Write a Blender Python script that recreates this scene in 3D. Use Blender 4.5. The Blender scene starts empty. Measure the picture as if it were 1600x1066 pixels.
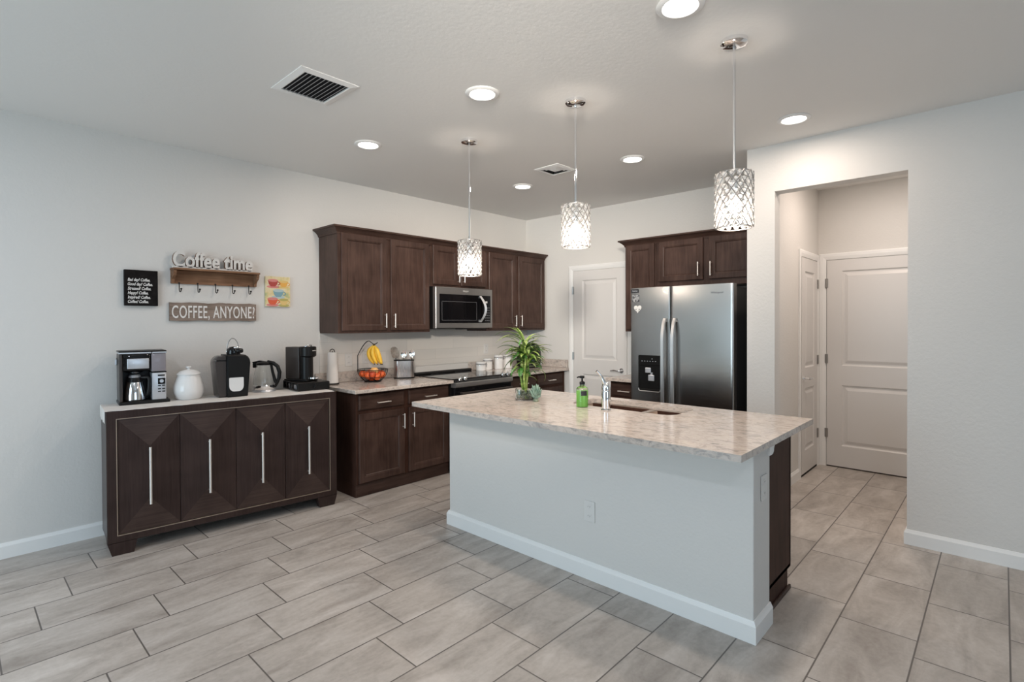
import bpy, bmesh, math, random
from mathutils import Matrix, Vector

random.seed(7)
SC = bpy.context.scene
COL = SC.collection
PI = math.pi

# ---------------------------------------------------------------- camera
F_PX, YAW, PITCH, ROLL = 823.9985, 47.0457, 0.6127, -0.2356
cam_data = bpy.data.cameras.new('camera')
cam = bpy.data.objects.new('camera', cam_data)
COL.objects.link(cam)
a, b, r = math.radians(YAW), math.radians(PITCH), math.radians(ROLL)
F0 = Vector((math.sin(a), math.cos(a), 0)); U0 = Vector((0, 0, 1)); R0 = Vector((math.cos(a), -math.sin(a), 0))
Fv = F0 * math.cos(b) - U0 * math.sin(b); Uv = U0 * math.cos(b) + F0 * math.sin(b)
Rv, Uv = R0 * math.cos(r) + Uv * math.sin(r), Uv * math.cos(r) - R0 * math.sin(r)
M = Matrix.Identity(4)
for i in range(3):
    M[i][0] = Rv[i]; M[i][1] = Uv[i]; M[i][2] = -Fv[i]
M[0][3], M[1][3], M[2][3] = -5.0713, -4.4677, 1.4241
cam.matrix_world = M
cam_data.sensor_fit = 'HORIZONTAL'
cam_data.sensor_width = 36.0
cam_data.lens = F_PX / 1600 * 36.0
cam_data.shift_y = -18.4584 / 1600
cam_data.clip_start = 0.05
cam_data.clip_end = 60
SC.camera = cam

# ---------------------------------------------------------------- view, world, large lights
vs = SC.view_settings
vs.view_transform = 'Standard'; vs.look = 'None'; vs.gamma = 1.0; vs.use_curve_mapping = False
vs.exposure = 0.13
W = bpy.data.worlds.new('sky'); SC.world = W
W.use_nodes = True
bg = W.node_tree.nodes['Background']
bg.inputs[0].default_value = (0.62, 0.80, 1.0, 1); bg.inputs[1].default_value = 1.0


def area_light(name, loc, target, sx, sy, power, color, spread=180, disk=False):
    d = bpy.data.lights.new(name, 'AREA')
    d.shape = 'DISK' if disk else 'RECTANGLE'
    d.size = sx
    if not disk: d.size_y = sy
    d.energy = power; d.color = color; d.spread = math.radians(spread)
    o = bpy.data.objects.new(name, d); COL.objects.link(o)
    o.location = loc
    v = Vector(target) - Vector(loc)
    o.rotation_euler = v.to_track_quat('-Z', 'Y').to_euler()
    return o


# daylight through the glass doors behind the camera and through the side window
area_light('daylight_glass_doors', (-8.35, -2.4, 1.18), (0, -2.4, 1.1), 2.5, 2.2, 70, [0.68, 0.89, 1.0])
area_light('daylight_side_window', (-4.6, -8.35, 1.55), (-4.6, 0, 1.3), 2.6, 1.5, 18, [0.62, 0.82, 1.0])
# added fill light high behind the camera, turned towards the kitchen corner
area_light('added_kitchen_fill', (-5.75, -4.95, 2.45), (-0.9, -0.7, 2.15), 0.3, 0.3, 17, [1, 0.92, 0.82], 46)
CAN_COL = [1.0, 0.85, 0.73]


# ---------------------------------------------------------------- materials
def new_mat(name):
    m = bpy.data.materials.new(name); m.use_nodes = True
    return m, m.node_tree, m.node_tree.nodes['Principled BSDF']


def mat(name, col, rough=0.5, metal=0.0, spec=None, trans=0.0, ior=None, coat=0.0, emit=None, estr=0.0, alpha=1.0):
    m, nt, p = new_mat(name)
    p.inputs['Base Color'].default_value = (*col, 1)
    p.inputs['Roughness'].default_value = rough
    p.inputs['Metallic'].default_value = metal
    if spec is not None: p.inputs['Specular IOR Level'].default_value = spec
    if trans: p.inputs['Transmission Weight'].default_value = trans
    if ior: p.inputs['IOR'].default_value = ior
    if coat:
        p.inputs['Coat Weight'].default_value = coat; p.inputs['Coat Roughness'].default_value = 0.15
    if emit:
        p.inputs['Emission Color'].default_value = (*emit, 1); p.inputs['Emission Strength'].default_value = estr
    if alpha < 1: p.inputs['Alpha'].default_value = alpha
    return m


def nd(nt, t, **kw):
    n = nt.nodes.new(t)
    for k, v in kw.items():
        if k.startswith('_'): setattr(n, k[1:], v)
        else: n.inputs[k.replace('__', ' ')].default_value = v
    return n


def lk(nt, a, b): nt.links.new(a, b)


def ramp(nt, fac, stops, interp='LINEAR'):
    n = nt.nodes.new('ShaderNodeValToRGB'); n.color_ramp.interpolation = interp
    el = n.color_ramp.elements
    while len(el) < len(stops): el.new(0.5)
    for e, (p, c) in zip(el, stops):
        e.position = p; e.color = (*c, 1)
    lk(nt, fac, n.inputs[0])
    return n.outputs[0]


def coords(nt, scale=(1, 1, 1), rot=(0, 0, 0), kind='Object'):
    tc = nt.nodes.new('ShaderNodeTexCoord'); mp = nt.nodes.new('ShaderNodeMapping')
    mp.inputs['Scale'].default_value = scale; mp.inputs['Rotation'].default_value = rot
    lk(nt, tc.outputs[kind], mp.inputs[0])
    return mp.outputs[0]


def bump(nt, p, height, strength, dist=0.002):
    b_ = nt.nodes.new('ShaderNodeBump'); b_.inputs['Strength'].default_value = strength; b_.inputs['Distance'].default_value = dist
    lk(nt, height, b_.inputs['Height']); lk(nt, b_.outputs[0], p.inputs['Normal'])


def math_n(nt, op, a_, b_=None, c_=None):
    n = nt.nodes.new('ShaderNodeMath'); n.operation = op
    for i, v in enumerate((a_, b_, c_)):
        if v is None: continue
        if isinstance(v, (int, float)): n.inputs[i].default_value = v
        else: lk(nt, v, n.inputs[i])
    return n.outputs[0]


def paint(name, col, rough=0.65, bs=0.4, sc=55):
    m, nt, p = new_mat(name)
    p.inputs['Base Color'].default_value = (*col, 1); p.inputs['Roughness'].default_value = rough
    p.inputs['Specular IOR Level'].default_value = 0.3
    n = nd(nt, 'ShaderNodeTexNoise', Scale=sc, Detail=3.0, Roughness=0.55)
    lk(nt, coords(nt), n.inputs['Vector'])
    bump(nt, p, n.outputs['Fac'], bs, 0.004)
    return m


def wood(name, dark, light, rough=0.38, grain='z', sc=1.0, streak=14.0, spec=0.2):
    m, nt, p = new_mat(name)
    s = {'z': (streak, streak, 1.2), 'x': (1.2, streak, streak), 'y': (streak, 1.2, streak)}[grain]
    v = coords(nt, tuple(q * sc for q in s))
    n1 = nd(nt, 'ShaderNodeTexNoise', Scale=3.0, Detail=6.0, Roughness=0.6, Distortion=0.5); lk(nt, v, n1.inputs['Vector'])
    n2 = nd(nt, 'ShaderNodeTexNoise', Scale=5.0, Detail=2.0, Roughness=0.5); lk(nt, coords(nt), n2.inputs['Vector'])
    f = math_n(nt, 'ADD', math_n(nt, 'MULTIPLY', n1.outputs['Fac'], 0.55), math_n(nt, 'MULTIPLY', n2.outputs['Fac'], 0.45))
    c = ramp(nt, f, [(0.34, dark), (0.66, light)])
    lk(nt, c, p.inputs['Base Color'])
    p.inputs['Roughness'].default_value = rough
    p.inputs['Specular IOR Level'].default_value = spec
    bump(nt, p, n1.outputs['Fac'], 0.04, 0.002)
    return m


def granite(name):
    m, nt, p = new_mat(name)
    v = coords(nt, (1.0, 0.5, 1.0), (0, 0, 0.35))
    n0 = nd(nt, 'ShaderNodeTexNoise', Scale=7.0, Detail=3.0, Roughness=0.6); lk(nt, v, n0.inputs['Vector'])
    mx = nt.nodes.new('ShaderNodeVectorMath'); mx.operation = 'MULTIPLY_ADD'
    lk(nt, n0.outputs['Color'], mx.inputs[0]); mx.inputs[1].default_value = (0.12, 0.12, 0.12); lk(nt, v, mx.inputs[2])
    n1 = nd(nt, 'ShaderNodeTexNoise', Scale=30.0, Detail=5.0, Roughness=0.66, Distortion=0.9); lk(nt, mx.outputs[0], n1.inputs['Vector'])
    n2 = nd(nt, 'ShaderNodeTexNoise', Scale=75.0, Detail=3.0, Roughness=0.6); lk(nt, v, n2.inputs['Vector'])
    n3 = nd(nt, 'ShaderNodeTexNoise', Scale=5.0, Detail=2.0); lk(nt, v, n3.inputs['Vector'])
    c1 = ramp(nt, n1.outputs['Fac'], [(0.30, (0.05, 0.052, 0.06)), (0.40, (0.20, 0.19, 0.185)), (0.49, (0.52, 0.445, 0.39)), (0.60, (0.64, 0.57, 0.515)), (0.72, (0.40, 0.38, 0.37))])
    c2 = ramp(nt, n2.outputs['Fac'], [(0.32, (0.07, 0.075, 0.09)), (0.42, (0.60, 0.53, 0.48)), (0.60, (0.62, 0.55, 0.50)), (0.70, (0.86, 0.83, 0.80))])
    c3 = ramp(nt, n3.outputs['Fac'], [(0.3, (0.44, 0.42, 0.41)), (0.7, (0.62, 0.52, 0.45))])
    mxa = nt.nodes.new('ShaderNodeMixRGB'); mxa.inputs[0].default_value = 0.38; lk(nt, c1, mxa.inputs[1]); lk(nt, c2, mxa.inputs[2])
    mxb = nt.nodes.new('ShaderNodeMixRGB'); mxb.inputs[0].default_value = 0.30; lk(nt, mxa.outputs[0], mxb.inputs[1]); lk(nt, c3, mxb.inputs[2])
    lk(nt, mxb.outputs[0], p.inputs['Base Color'])
    p.inputs['Roughness'].default_value = 0.12
    return m


def tile_floor(name):
    m, nt, p = new_mat(name)
    tc = nt.nodes.new('ShaderNodeTexCoord'); sp = nt.nodes.new('ShaderNodeSeparateXYZ'); lk(nt, tc.outputs['Object'], sp.inputs[0])
    L, H = 0.592, 0.3008
    vv = math_n(nt, 'DIVIDE', math_n(nt, 'SUBTRACT', -0.285, sp.outputs[1]), H)
    k = math_n(nt, 'FLOOR', vv)
    fv = math_n(nt, 'SUBTRACT', vv, k)
    uu = math_n(nt, 'DIVIDE', math_n(nt, 'ADD', math_n(nt, 'ADD', sp.outputs[0], 4.48), math_n(nt, 'MULTIPLY', k, 0.15)), L)
    j = math_n(nt, 'FLOOR', uu)
    fu = math_n(nt, 'SUBTRACT', uu, j)
    # distance to the nearest joint in metres
    du = math_n(nt, 'MULTIPLY', math_n(nt, 'MINIMUM', fu, math_n(nt, 'SUBTRACT', 1.0, fu)), L)
    dv = math_n(nt, 'MULTIPLY', math_n(nt, 'MINIMUM', fv, math_n(nt, 'SUBTRACT', 1.0, fv)), H)
    dist = math_n(nt, 'MINIMUM', du, dv)
    mr = nd(nt, 'ShaderNodeMapRange'); mr.inputs['From Min'].default_value = 0.0022; mr.inputs['From Max'].default_value = 0.0040
    lk(nt, dist, mr.inputs['Value'])
    inside = mr.outputs[0]
    # per tile shift of the stone pattern
    cb = nt.nodes.new('ShaderNodeCombineXYZ'); lk(nt, j, cb.inputs[0]); lk(nt, k, cb.inputs[1])
    wn = nt.nodes.new('ShaderNodeTexWhiteNoise'); wn.noise_dimensions = '3D'; lk(nt, cb.outputs[0], wn.inputs['Vector'])
    off = nt.nodes.new('ShaderNodeVectorMath'); off.operation = 'MULTIPLY_ADD'
    lk(nt, wn.outputs['Color'], off.inputs[0]); off.inputs[1].default_value = (9, 9, 9); lk(nt, tc.outputs['Object'], off.inputs[2])
    mp = nt.nodes.new('ShaderNodeMapping'); mp.inputs['Scale'].default_value = (1.6, 5.0, 1.0); mp.inputs['Rotation'].default_value = (0, 0, 0.45)
    lk(nt, off.outputs[0], mp.inputs[0])
    n1 = nd(nt, 'ShaderNodeTexNoise', Scale=1.6, Detail=6.0, Roughness=0.62, Distortion=0.7); lk(nt, mp.outputs[0], n1.inputs['Vector'])
    n2 = nd(nt, 'ShaderNodeTexNoise', Scale=45.0, Detail=3.0, Roughness=0.6); lk(nt, off.outputs[0], n2.inputs['Vector'])
    f = math_n(nt, 'ADD', math_n(nt, 'MULTIPLY', n1.outputs['Fac'], 0.8), math_n(nt, 'MULTIPLY', n2.outputs['Fac'], 0.2))
    c = ramp(nt, f, [(0.32, (0.305, 0.268, 0.238)), (0.5, (0.440, 0.397, 0.360)), (0.68, (0.560, 0.516, 0.478))])
    hs = nt.nodes.new('ShaderNodeHueSaturation'); lk(nt, c, hs.inputs['Color'])
    lk(nt, math_n(nt, 'ADD', 0.93, math_n(nt, 'MULTIPLY', wn.outputs['Value'], 0.14)), hs.inputs['Value'])
    mx = nt.nodes.new('ShaderNodeMixRGB'); lk(nt, inside, mx.inputs[0]); mx.inputs[1].default_value = (0.115, 0.10, 0.09, 1); lk(nt, hs.outputs[0], mx.inputs[2])
    lk(nt, mx.outputs[0], p.inputs['Base Color'])
    p.inputs['Roughness'].default_value = 0.34
    bump(nt, p, inside, 0.35, 0.0015)
    return m


def brushed(name, col, rough=0.28, axis='x', metal=1.0):
    m, nt, p = new_mat(name)
    s = {'x': (1, 220, 220), 'z': (220, 220, 1)}[axis]
    n = nd(nt, 'ShaderNodeTexNoise', Scale=2.0, Detail=2.0); lk(nt, coords(nt, s), n.inputs['Vector'])
    p.inputs['Base Color'].default_value = (*col, 1); p.inputs['Metallic'].default_value = metal
    lk(nt, math_n(nt, 'ADD', rough - 0.06, math_n(nt, 'MULTIPLY', n.outputs['Fac'], 0.12)), p.inputs['Roughness'])
    p.inputs['Anisotropic'].default_value = 0.5
    return m


def noise_mat(name, stops, scale=8, rough=0.6, vec=(1, 1, 1), detail=4, metal=0.0, bs=0.0, trans=0.0):
    m, nt, p = new_mat(name)
    n = nd(nt, 'ShaderNodeTexNoise', Scale=scale, Detail=float(detail), Roughness=0.6); lk(nt, coords(nt, vec), n.inputs['Vector'])
    lk(nt, ramp(nt, n.outputs['Fac'], stops), p.inputs['Base Color'])
    p.inputs['Roughness'].default_value = rough; p.inputs['Metallic'].default_value = metal
    if trans: p.inputs['Transmission Weight'].default_value = trans
    if bs: bump(nt, p, n.outputs['Fac'], bs)
    return m


def backsplash_mat(name):
    m, nt, p = new_mat(name)
    tc = nt.nodes.new('ShaderNodeTexCoord'); sp = nt.nodes.new('ShaderNodeSeparateXYZ'); lk(nt, tc.outputs['Object'], sp.inputs[0])
    cb = nt.nodes.new('ShaderNodeCombineXYZ'); lk(nt, sp.outputs[0], cb.inputs[0]); lk(nt, sp.outputs[2], cb.inputs[1])
    bt = nt.nodes.new('ShaderNodeTexBrick'); lk(nt, cb.outputs[0], bt.inputs['Vector'])
    bt.offset = 0.4
    bt.inputs['Color1'].default_value = (0.76, 0.72, 0.67, 1); bt.inputs['Color2'].default_value = (0.69, 0.665, 0.63, 1)
    bt.inputs['Mortar'].default_value = (0.60, 0.57, 0.53, 1)
    bt.inputs['Scale'].default_value = 1.0; bt.inputs['Brick Width'].default_value = 0.62; bt.inputs['Row Height'].default_value = 0.105
    bt.inputs['Mortar Size'].default_value = 0.0014; bt.inputs['Bias'].default_value = 0.0
    lk(nt, bt.outputs['Color'], p.inputs['Base Color']); p.inputs['Roughness'].default_value = 0.3
    return m


WALL = paint('wall_paint', (0.70, 0.685, 0.66))
CEIL = paint('ceiling_paint', (0.82, 0.81, 0.79), 0.8, 0.22, 45)
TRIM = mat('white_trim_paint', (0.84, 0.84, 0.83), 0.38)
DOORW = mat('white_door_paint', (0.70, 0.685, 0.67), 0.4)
FLOOR = tile_floor('floor_tile')
WOODV = wood('espresso_maple', (0.034, 0.0180, 0.0135), (0.086, 0.050, 0.0395))
WOODH = wood('espresso_maple_rail', (0.034, 0.0180, 0.0135), (0.080, 0.047, 0.037), grain='x')
WOODD = wood('espresso_end_panel', (0.036, 0.0165, 0.0115), (0.068, 0.034, 0.025), rough=0.5, spec=0.08)
SBW = wood('sideboard_veneer', (0.0240, 0.0134, 0.0112), (0.0500, 0.0305, 0.0262), rough=0.30, streak=26, spec=0.22)
SBL = wood('sideboard_veneer_top', (0.0380, 0.0230, 0.0190), (0.0720, 0.0460, 0.0385), rough=0.30, grain='x', streak=26, spec=0.22)
GOLD = mat('champagne_inlay', (0.42, 0.33, 0.26), 0.35, 0.7)
GRAN = granite('granite')
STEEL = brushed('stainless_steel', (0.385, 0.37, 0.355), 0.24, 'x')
STEELV = brushed('stainless_steel_handle', (0.62, 0.62, 0.62), 0.40, 'z')
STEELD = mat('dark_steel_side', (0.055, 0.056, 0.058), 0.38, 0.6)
SINKM = mat('sink_steel_brown_reflection', (0.66, 0.52, 0.42), 0.28, 0.5)  # brown reflection of the cabinets is put into the base colour
SINKR = mat('sink_rim_steel', (0.62, 0.58, 0.54), 0.3, 0.9)
NICKEL = mat('satin_nickel', (0.86, 0.81, 0.76), 0.46, 0.9)
HINGE = mat('hinge_metal', (0.42, 0.41, 0.40), 0.3, 1.0)
CHROME = mat('chrome', (0.86, 0.86, 0.87), 0.05, 1.0)
BLACK = mat('black_plastic', (0.010, 0.0095, 0.0095), 0.34, spec=0.22)
BLACKG = mat('black_glass', (0.006, 0.006, 0.007), 0.05, spec=0.4)
BLACKM = mat('black_matte', (0.015, 0.014, 0.014), 0.6)
BLACKW = mat('black_wire', (0.016, 0.013, 0.012), 0.4, 0.5)
SMOKE = mat('smoked_plastic', (0.050, 0.042, 0.040), 0.14)
BRONZE = mat('bronze_black', (0.036, 0.028, 0.025), 0.35)
CERAM = mat('white_ceramic', (0.78, 0.77, 0.76), 0.12)
WHITEP = mat('white_plastic', (0.72, 0.71, 0.69), 0.4)
PAPER = mat('white_paper', (0.76, 0.74, 0.72), 0.85)
CLOTH = noise_mat('runner_cloth', [(0.3, (0.66, 0.62, 0.58)), (0.7, (0.80, 0.77, 0.74))], 9, 0.6)
GLASS = mat('clear_glass', (0.96, 0.98, 0.98), 0.02, trans=1.0, ior=1.45)
CRYST = mat('crystal', (1, 1, 1), 0.30, trans=0.9, ior=1.45)
SILVER = mat('silver_paint', (0.60, 0.62, 0.66), 0.3, 0.6)
RESV = mat('tinted_reservoir', (0.40, 0.37, 0.40), 0.08, trans=0.35, ior=1.3)
BULB = mat('lit_bulb', (1, 1, 1), 0.5, emit=(1.0, 0.90, 0.78), estr=7.0)
LED = mat('lit_led_disc', (1, 1, 1), 0.5, emit=(1.0, 0.96, 0.91), estr=9.0)
DARKV = mat('dark_duct', (0.006, 0.006, 0.007), 0.9)
GALV = mat('duct_blade', (0.36, 0.36, 0.37), 0.5, 0.2)
SHELFW = wood('rustic_shelf_wood', (0.10, 0.045, 0.022), (0.30, 0.165, 0.095), 0.6, 'x', 1.0, 18)
SIGNW = wood('weathered_plank', (0.13, 0.095, 0.075), (0.33, 0.255, 0.21), 0.7, 'x', 1.0, 22)
WHITEW = mat('white_washed_wood', (0.70, 0.68, 0.65), 0.6)
CHALK = noise_mat('black_canvas', [(0.3, (0.008, 0.0065, 0.0065)), (0.7, (0.017, 0.014, 0.0135))], 20, 0.75)
CHALK.node_tree.nodes['Principled BSDF'].inputs['Specular IOR Level'].default_value = 0.1
LETW = mat('white_lettering', (0.78, 0.76, 0.74), 0.6)
ORANGE = noise_mat('orange_peel', [(0.3, (0.70, 0.075, 0.020)), (0.7, (0.85, 0.17, 0.035))], 14, 0.38, bs=0.05)
APPLE = noise_mat('red_apple', [(0.35, (0.50, 0.028, 0.016)), (0.7, (0.75, 0.13, 0.04))], 6, 0.25)
YAPPLE = noise_mat('yellow_apple', [(0.35, (0.80, 0.36, 0.10)), (0.7, (0.88, 0.58, 0.25))], 6, 0.3)
BANANA = noise_mat('banana_skin', [(0.30, (0.42, 0.20, 0.02)), (0.42, (0.80, 0.45, 0.03)), (0.7, (0.88, 0.56, 0.06))], 18, 0.45)
BTIP = mat('banana_tip', (0.05, 0.035, 0.015), 0.7)
LEAFL = noise_mat('variegated_leaf', [(0.35, (0.055, 0.14, 0.016)), (0.50, (0.18, 0.28, 0.045)), (0.70, (0.50, 0.54, 0.26))], 14, 0.5)
LEAFD = noise_mat('dark_leaf', [(0.35, (0.012, 0.075, 0.016)), (0.7, (0.06, 0.20, 0.03))], 10, 0.4)
STALK = noise_mat('bamboo_stalk', [(0.35, (0.05, 0.13, 0.015)), (0.55, (0.20, 0.28, 0.05)), (0.72, (0.52, 0.50, 0.24))], 16, 0.4, vec=(1, 1, 2))
SUCC = noise_mat('succulent_leaf', [(0.35, (0.13, 0.22, 0.17)), (0.7, (0.36, 0.46, 0.38))], 18, 0.5)
PEBBLE = noise_mat('pebble_mix', [(0.35, (0.07, 0.11, 0.07)), (0.55, (0.24, 0.27, 0.20)), (0.7, (0.52, 0.42, 0.28))], 30, 0.4)
GREENS = mat('green_soap', (0.40, 0.82, 0.20), 0.10, trans=0.25, ior=1.33)
STICK = mat('dark_sticker', (0.018, 0.018, 0.022), 0.5)
GREYM = mat('grey_print', (0.16, 0.16, 0.17), 0.5)
FRIM = mat('black_gap', (0.004, 0.004, 0.004), 0.8)


# ---------------------------------------------------------------- mesh builder
class MB:
    def __init__(s): s.v = []; s.f = []; s.m = []; s.mi = 0

    def add(s, vs_, fs):
        o = len(s.v); s.v += [tuple(q) for q in vs_]
        for f in fs: s.f.append(tuple(i + o for i in f)); s.m.append(s.mi)
        return s

    def box(s, x0, x1, y0, y1, z0, z1, bev=0.0, seg=2):
        x0, x1 = min(x0, x1), max(x0, x1); y0, y1 = min(y0, y1), max(y0, y1); z0, z1 = min(z0, z1), max(z0, z1)
        if bev <= 0:
            vv = [(x, y, z) for z in (z0, z1) for y in (y0, y1) for x in (x0, x1)]
            return s.add(vv, [(0, 2, 3, 1), (4, 5, 7, 6), (0, 1, 5, 4), (2, 6, 7, 3), (0, 4, 6, 2), (1, 3, 7, 5)])
        bm = bmesh.new(); bmesh.ops.create_cube(bm, size=1.0)
        for q in bm.verts:
            q.co = ((x0 + x1) / 2 + q.co.x * (x1 - x0), (y0 + y1) / 2 + q.co.y * (y1 - y0), (z0 + z1) / 2 + q.co.z * (z1 - z0))
        bev = min(bev, 0.49 * min(x1 - x0, y1 - y0, z1 - z0))
        bmesh.ops.bevel(bm, geom=list(bm.edges), offset=bev, segments=seg, affect='EDGES', profile=0.5)
        return s.bm(bm)

    def bm(s, bm):
        bm.verts.index_update()
        s.add([q.co[:] for q in bm.verts], [[q.index for q in f.verts] for f in bm.faces]); bm.free(); return s

    def tube(s, pts, rad, n=10, cap=True):
        P_ = [Vector(q) for q in pts]; k = len(P_)
        R_ = rad if isinstance(rad, (list, tuple)) else [rad] * k
        up = None; rings = []
        for i in range(k):
            t = (P_[min(i + 1, k - 1)] - P_[max(i - 1, 0)]).normalized()
            if up is None:
                up = Vector((0, 0, 1)) if abs(t.z) < 0.9 else Vector((1, 0, 0))
            x = (up - t * up.dot(t))
            if x.length < 1e-6: x = t.orthogonal()
            x.normalize(); y = t.cross(x); up = x
            rings.append([P_[i] + (x * math.cos(2 * PI * j / n) + y * math.sin(2 * PI * j / n)) * R_[i] for j in range(n)])
        vv = [q for g in rings for q in g]; ff = []
        for i in range(k - 1):
            for j in range(n):
                ff.append((i * n + j, i * n + (j + 1) % n, (i + 1) * n + (j + 1) % n, (i + 1) * n + j))
        if cap:
            ff.append(tuple(range(n - 1, -1, -1))); ff.append(tuple((k - 1) * n + j for j in range(n)))
        return s.add(vv, ff)

    def lathe(s, prof, n=32, c=(0, 0, 0), sx=1.0, sy=1.0, cap=False):
        vv = []; ff = []; k = len(prof)
        for (r_, z) in prof:
            r_ = max(r_, 1e-5)
            for j in range(n):
                vv.append((c[0] + sx * r_ * math.cos(2 * PI * j / n), c[1] + sy * r_ * math.sin(2 * PI * j / n), c[2] + z))
        for i in range(k - 1):
            for j in range(n):
                ff.append((i * n + j, i * n + (j + 1) % n, (i + 1) * n + (j + 1) % n, (i + 1) * n + j))
        if cap and prof[0][0] > 1e-4: ff.append(tuple(range(n - 1, -1, -1)))
        if cap and prof[-1][0] > 1e-4: ff.append(tuple((k - 1) * n + j for j in range(n)))
        return s.add(vv, ff)

    def ball(s, c, r_, n=16, sz=1.0, sx=1.0, sy=1.0):
        k = n // 2
        return s.lathe([(r_ * math.sin(PI * i / k), -r_ * sz * math.cos(PI * i / k)) for i in range(k + 1)], n, c, sx, sy)

    def prism(s, poly, axis, a0, a1):
        def P3(q, t):
            return {'x': (t, q[0], q[1]), 'y': (q[0], t, q[1]), 'z': (q[0], q[1], t)}[axis]
        n = len(poly)
        vv = [P3(q, a0) for q in poly] + [P3(q, a1) for q in poly]
        ff = [tuple(range(n)), tuple(range(2 * n - 1, n - 1, -1))] + [(i, (i + 1) % n, n + (i + 1) % n, n + i) for i in range(n)]
        return s.add(vv, ff)

    def loops(s, L, cap_first=True, cap_last=True):
        n = len(L[0]); vv = [q for l in L for q in l]; ff = []
        for i in range(len(L) - 1):
            for j in range(n):
                ff.append((i * n + j, i * n + (j + 1) % n, (i + 1) * n + (j + 1) % n, (i + 1) * n + j))
        if cap_first: ff.append(tuple(range(n - 1, -1, -1)))
        if cap_last: ff.append(tuple((len(L) - 1) * n + j for j in range(n)))
        return s.add(vv, ff)

    def build(s, name, m, parent=None, smooth=False, loc=None, rot=None, ang=35):
        me = bpy.data.meshes.new(name); me.from_pydata(s.v, [], s.f)
        ms = m if isinstance(m, (list, tuple)) else [m]
        for q in ms: me.materials.append(q)
        if len(ms) > 1: me.polygons.foreach_set('material_index', s.m)
        bm = bmesh.new(); bm.from_mesh(me)
        bmesh.ops.remove_doubles(bm, verts=bm.verts, dist=1e-6)
        bmesh.ops.recalc_face_normals(bm, faces=bm.faces)
        if smooth:
            lim = math.radians(ang)
            for f in bm.faces: f.smooth = True
            for e in bm.edges:
                if len(e.link_faces) == 2 and e.calc_face_angle(0) > lim: e.smooth = False
        bm.to_mesh(me); bm.free(); me.update()
        o = bpy.data.objects.new(name, me); COL.objects.link(o)
        if parent is not None: o.parent = parent
        if loc is not None: o.location = loc
        if rot is not None: o.rotation_euler = rot
        return o


def thing(name, label, cat, loc=(0, 0, 0), rz=0.0, group=None):
    o = bpy.data.objects.new(name, None); COL.objects.link(o)
    o.empty_display_size = 0.05
    o.location = loc; o.rotation_euler = (0, 0, rz)
    o['label'] = label; o['category'] = cat
    if group: o['group'] = group
    return o


def tag(o, label, cat, group=None, kind=None):
    o['label'] = label; o['category'] = cat
    if group: o['group'] = group
    if kind: o['kind'] = kind
    return o


def structure(o, label=None, cat=None):
    o['kind'] = 'structure'
    if label: o['label'] = label
    if cat: o['category'] = cat
    return o


def copy_thing(o, label, loc=None, rz=None, parent=None):
    c = o.copy(); COL.objects.link(c)
    if parent is not None: c.parent = parent
    if label: c['label'] = label
    if loc is not None: c.location = loc
    if rz is not None: c.rotation_euler = (0, 0, rz)
    for ch in list(o.children): copy_thing(ch, None, parent=c)
    return c


def text_mb(body, size, ext=0.001, bold=0.0, shear=0.0, spacing=1.0, sx=1.0, align='LEFT', mb=None, at=(0, 0, 0), lim_w=None, res=3):
    """letters standing in the local xz plane, facing -y, extruded towards -y from at.y"""
    cu = bpy.data.curves.new('lettering', 'FONT'); cu.body = body; cu.size = size
    cu.extrude = 0.0; cu.offset = bold; cu.shear = shear; cu.space_character = spacing; cu.align_x = align; cu.resolution_u = res
    cu.extrude = ext / 2
    t = bpy.data.objects.new('lettering', cu); COL.objects.link(t)
    dg = bpy.context.evaluated_depsgraph_get(); dg.update()
    me = bpy.data.meshes.new_from_object(t.evaluated_get(dg))
    vv = [q.co[:] for q in me.vertices]; ff = [tuple(p_.vertices) for p_ in me.polygons]
    bpy.data.objects.remove(t); bpy.data.curves.remove(cu); bpy.data.meshes.remove(me)
    if lim_w:
        w_ = max(q[0] for q in vv) - min(q[0] for q in vv); sx = lim_w / w_
    x0 = min(q[0] for q in vv) if align == 'LEFT' else 0
    mb = mb or MB()
    mb.add([(at[0] + (q[0] - x0) * sx, at[1] - ext / 2 - q[2], at[2] + q[1]) for q in vv], ff)
    return mb


def rrect(x0, x1, y0, y1, r_, n=6):
    P_ = []
    for (cx, cy, a0) in ((x1 - r_, y0 + r_, -PI / 2), (x1 - r_, y1 - r_, 0), (x0 + r_, y1 - r_, PI / 2), (x0 + r_, y0 + r_, PI)):
        for i in range(n + 1):
            t = a0 + i * PI / 2 / n
            P_.append((cx + r_ * math.cos(t), cy + r_ * math.sin(t)))
    return P_


def bar_pull(parent, p, length, vertical, name='handle', r_=0.0055, stand=0.028, m=None, posts=0.8):
    """a bar handle centred at p on a face whose outside is -y"""
    h = MB(); x, y, z = p; L = length / 2
    if vertical:
        h.tube([(x, y - stand, z - L), (x, y - stand, z + L)], r_, 12)
        for s_ in (-1, 1): h.tube([(x, y, z + s_ * L * posts), (x, y - stand, z + s_ * L * posts)], r_ * 0.8, 8)
    else:
        h.tube([(x - L, y - stand, z), (x + L, y - stand, z)], r_, 12)
        for s_ in (-1, 1): h.tube([(x + s_ * L * posts, y, z), (x + s_ * L * posts, y - stand, z)], r_ * 0.8, 8)
    return h.build(name, m or NICKEL, parent, True)


def rect(x0, x1, z0, z1, y): return [(x0, y, z0), (x1, y, z0), (x1, y, z1), (x0, y, z1)]


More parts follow.
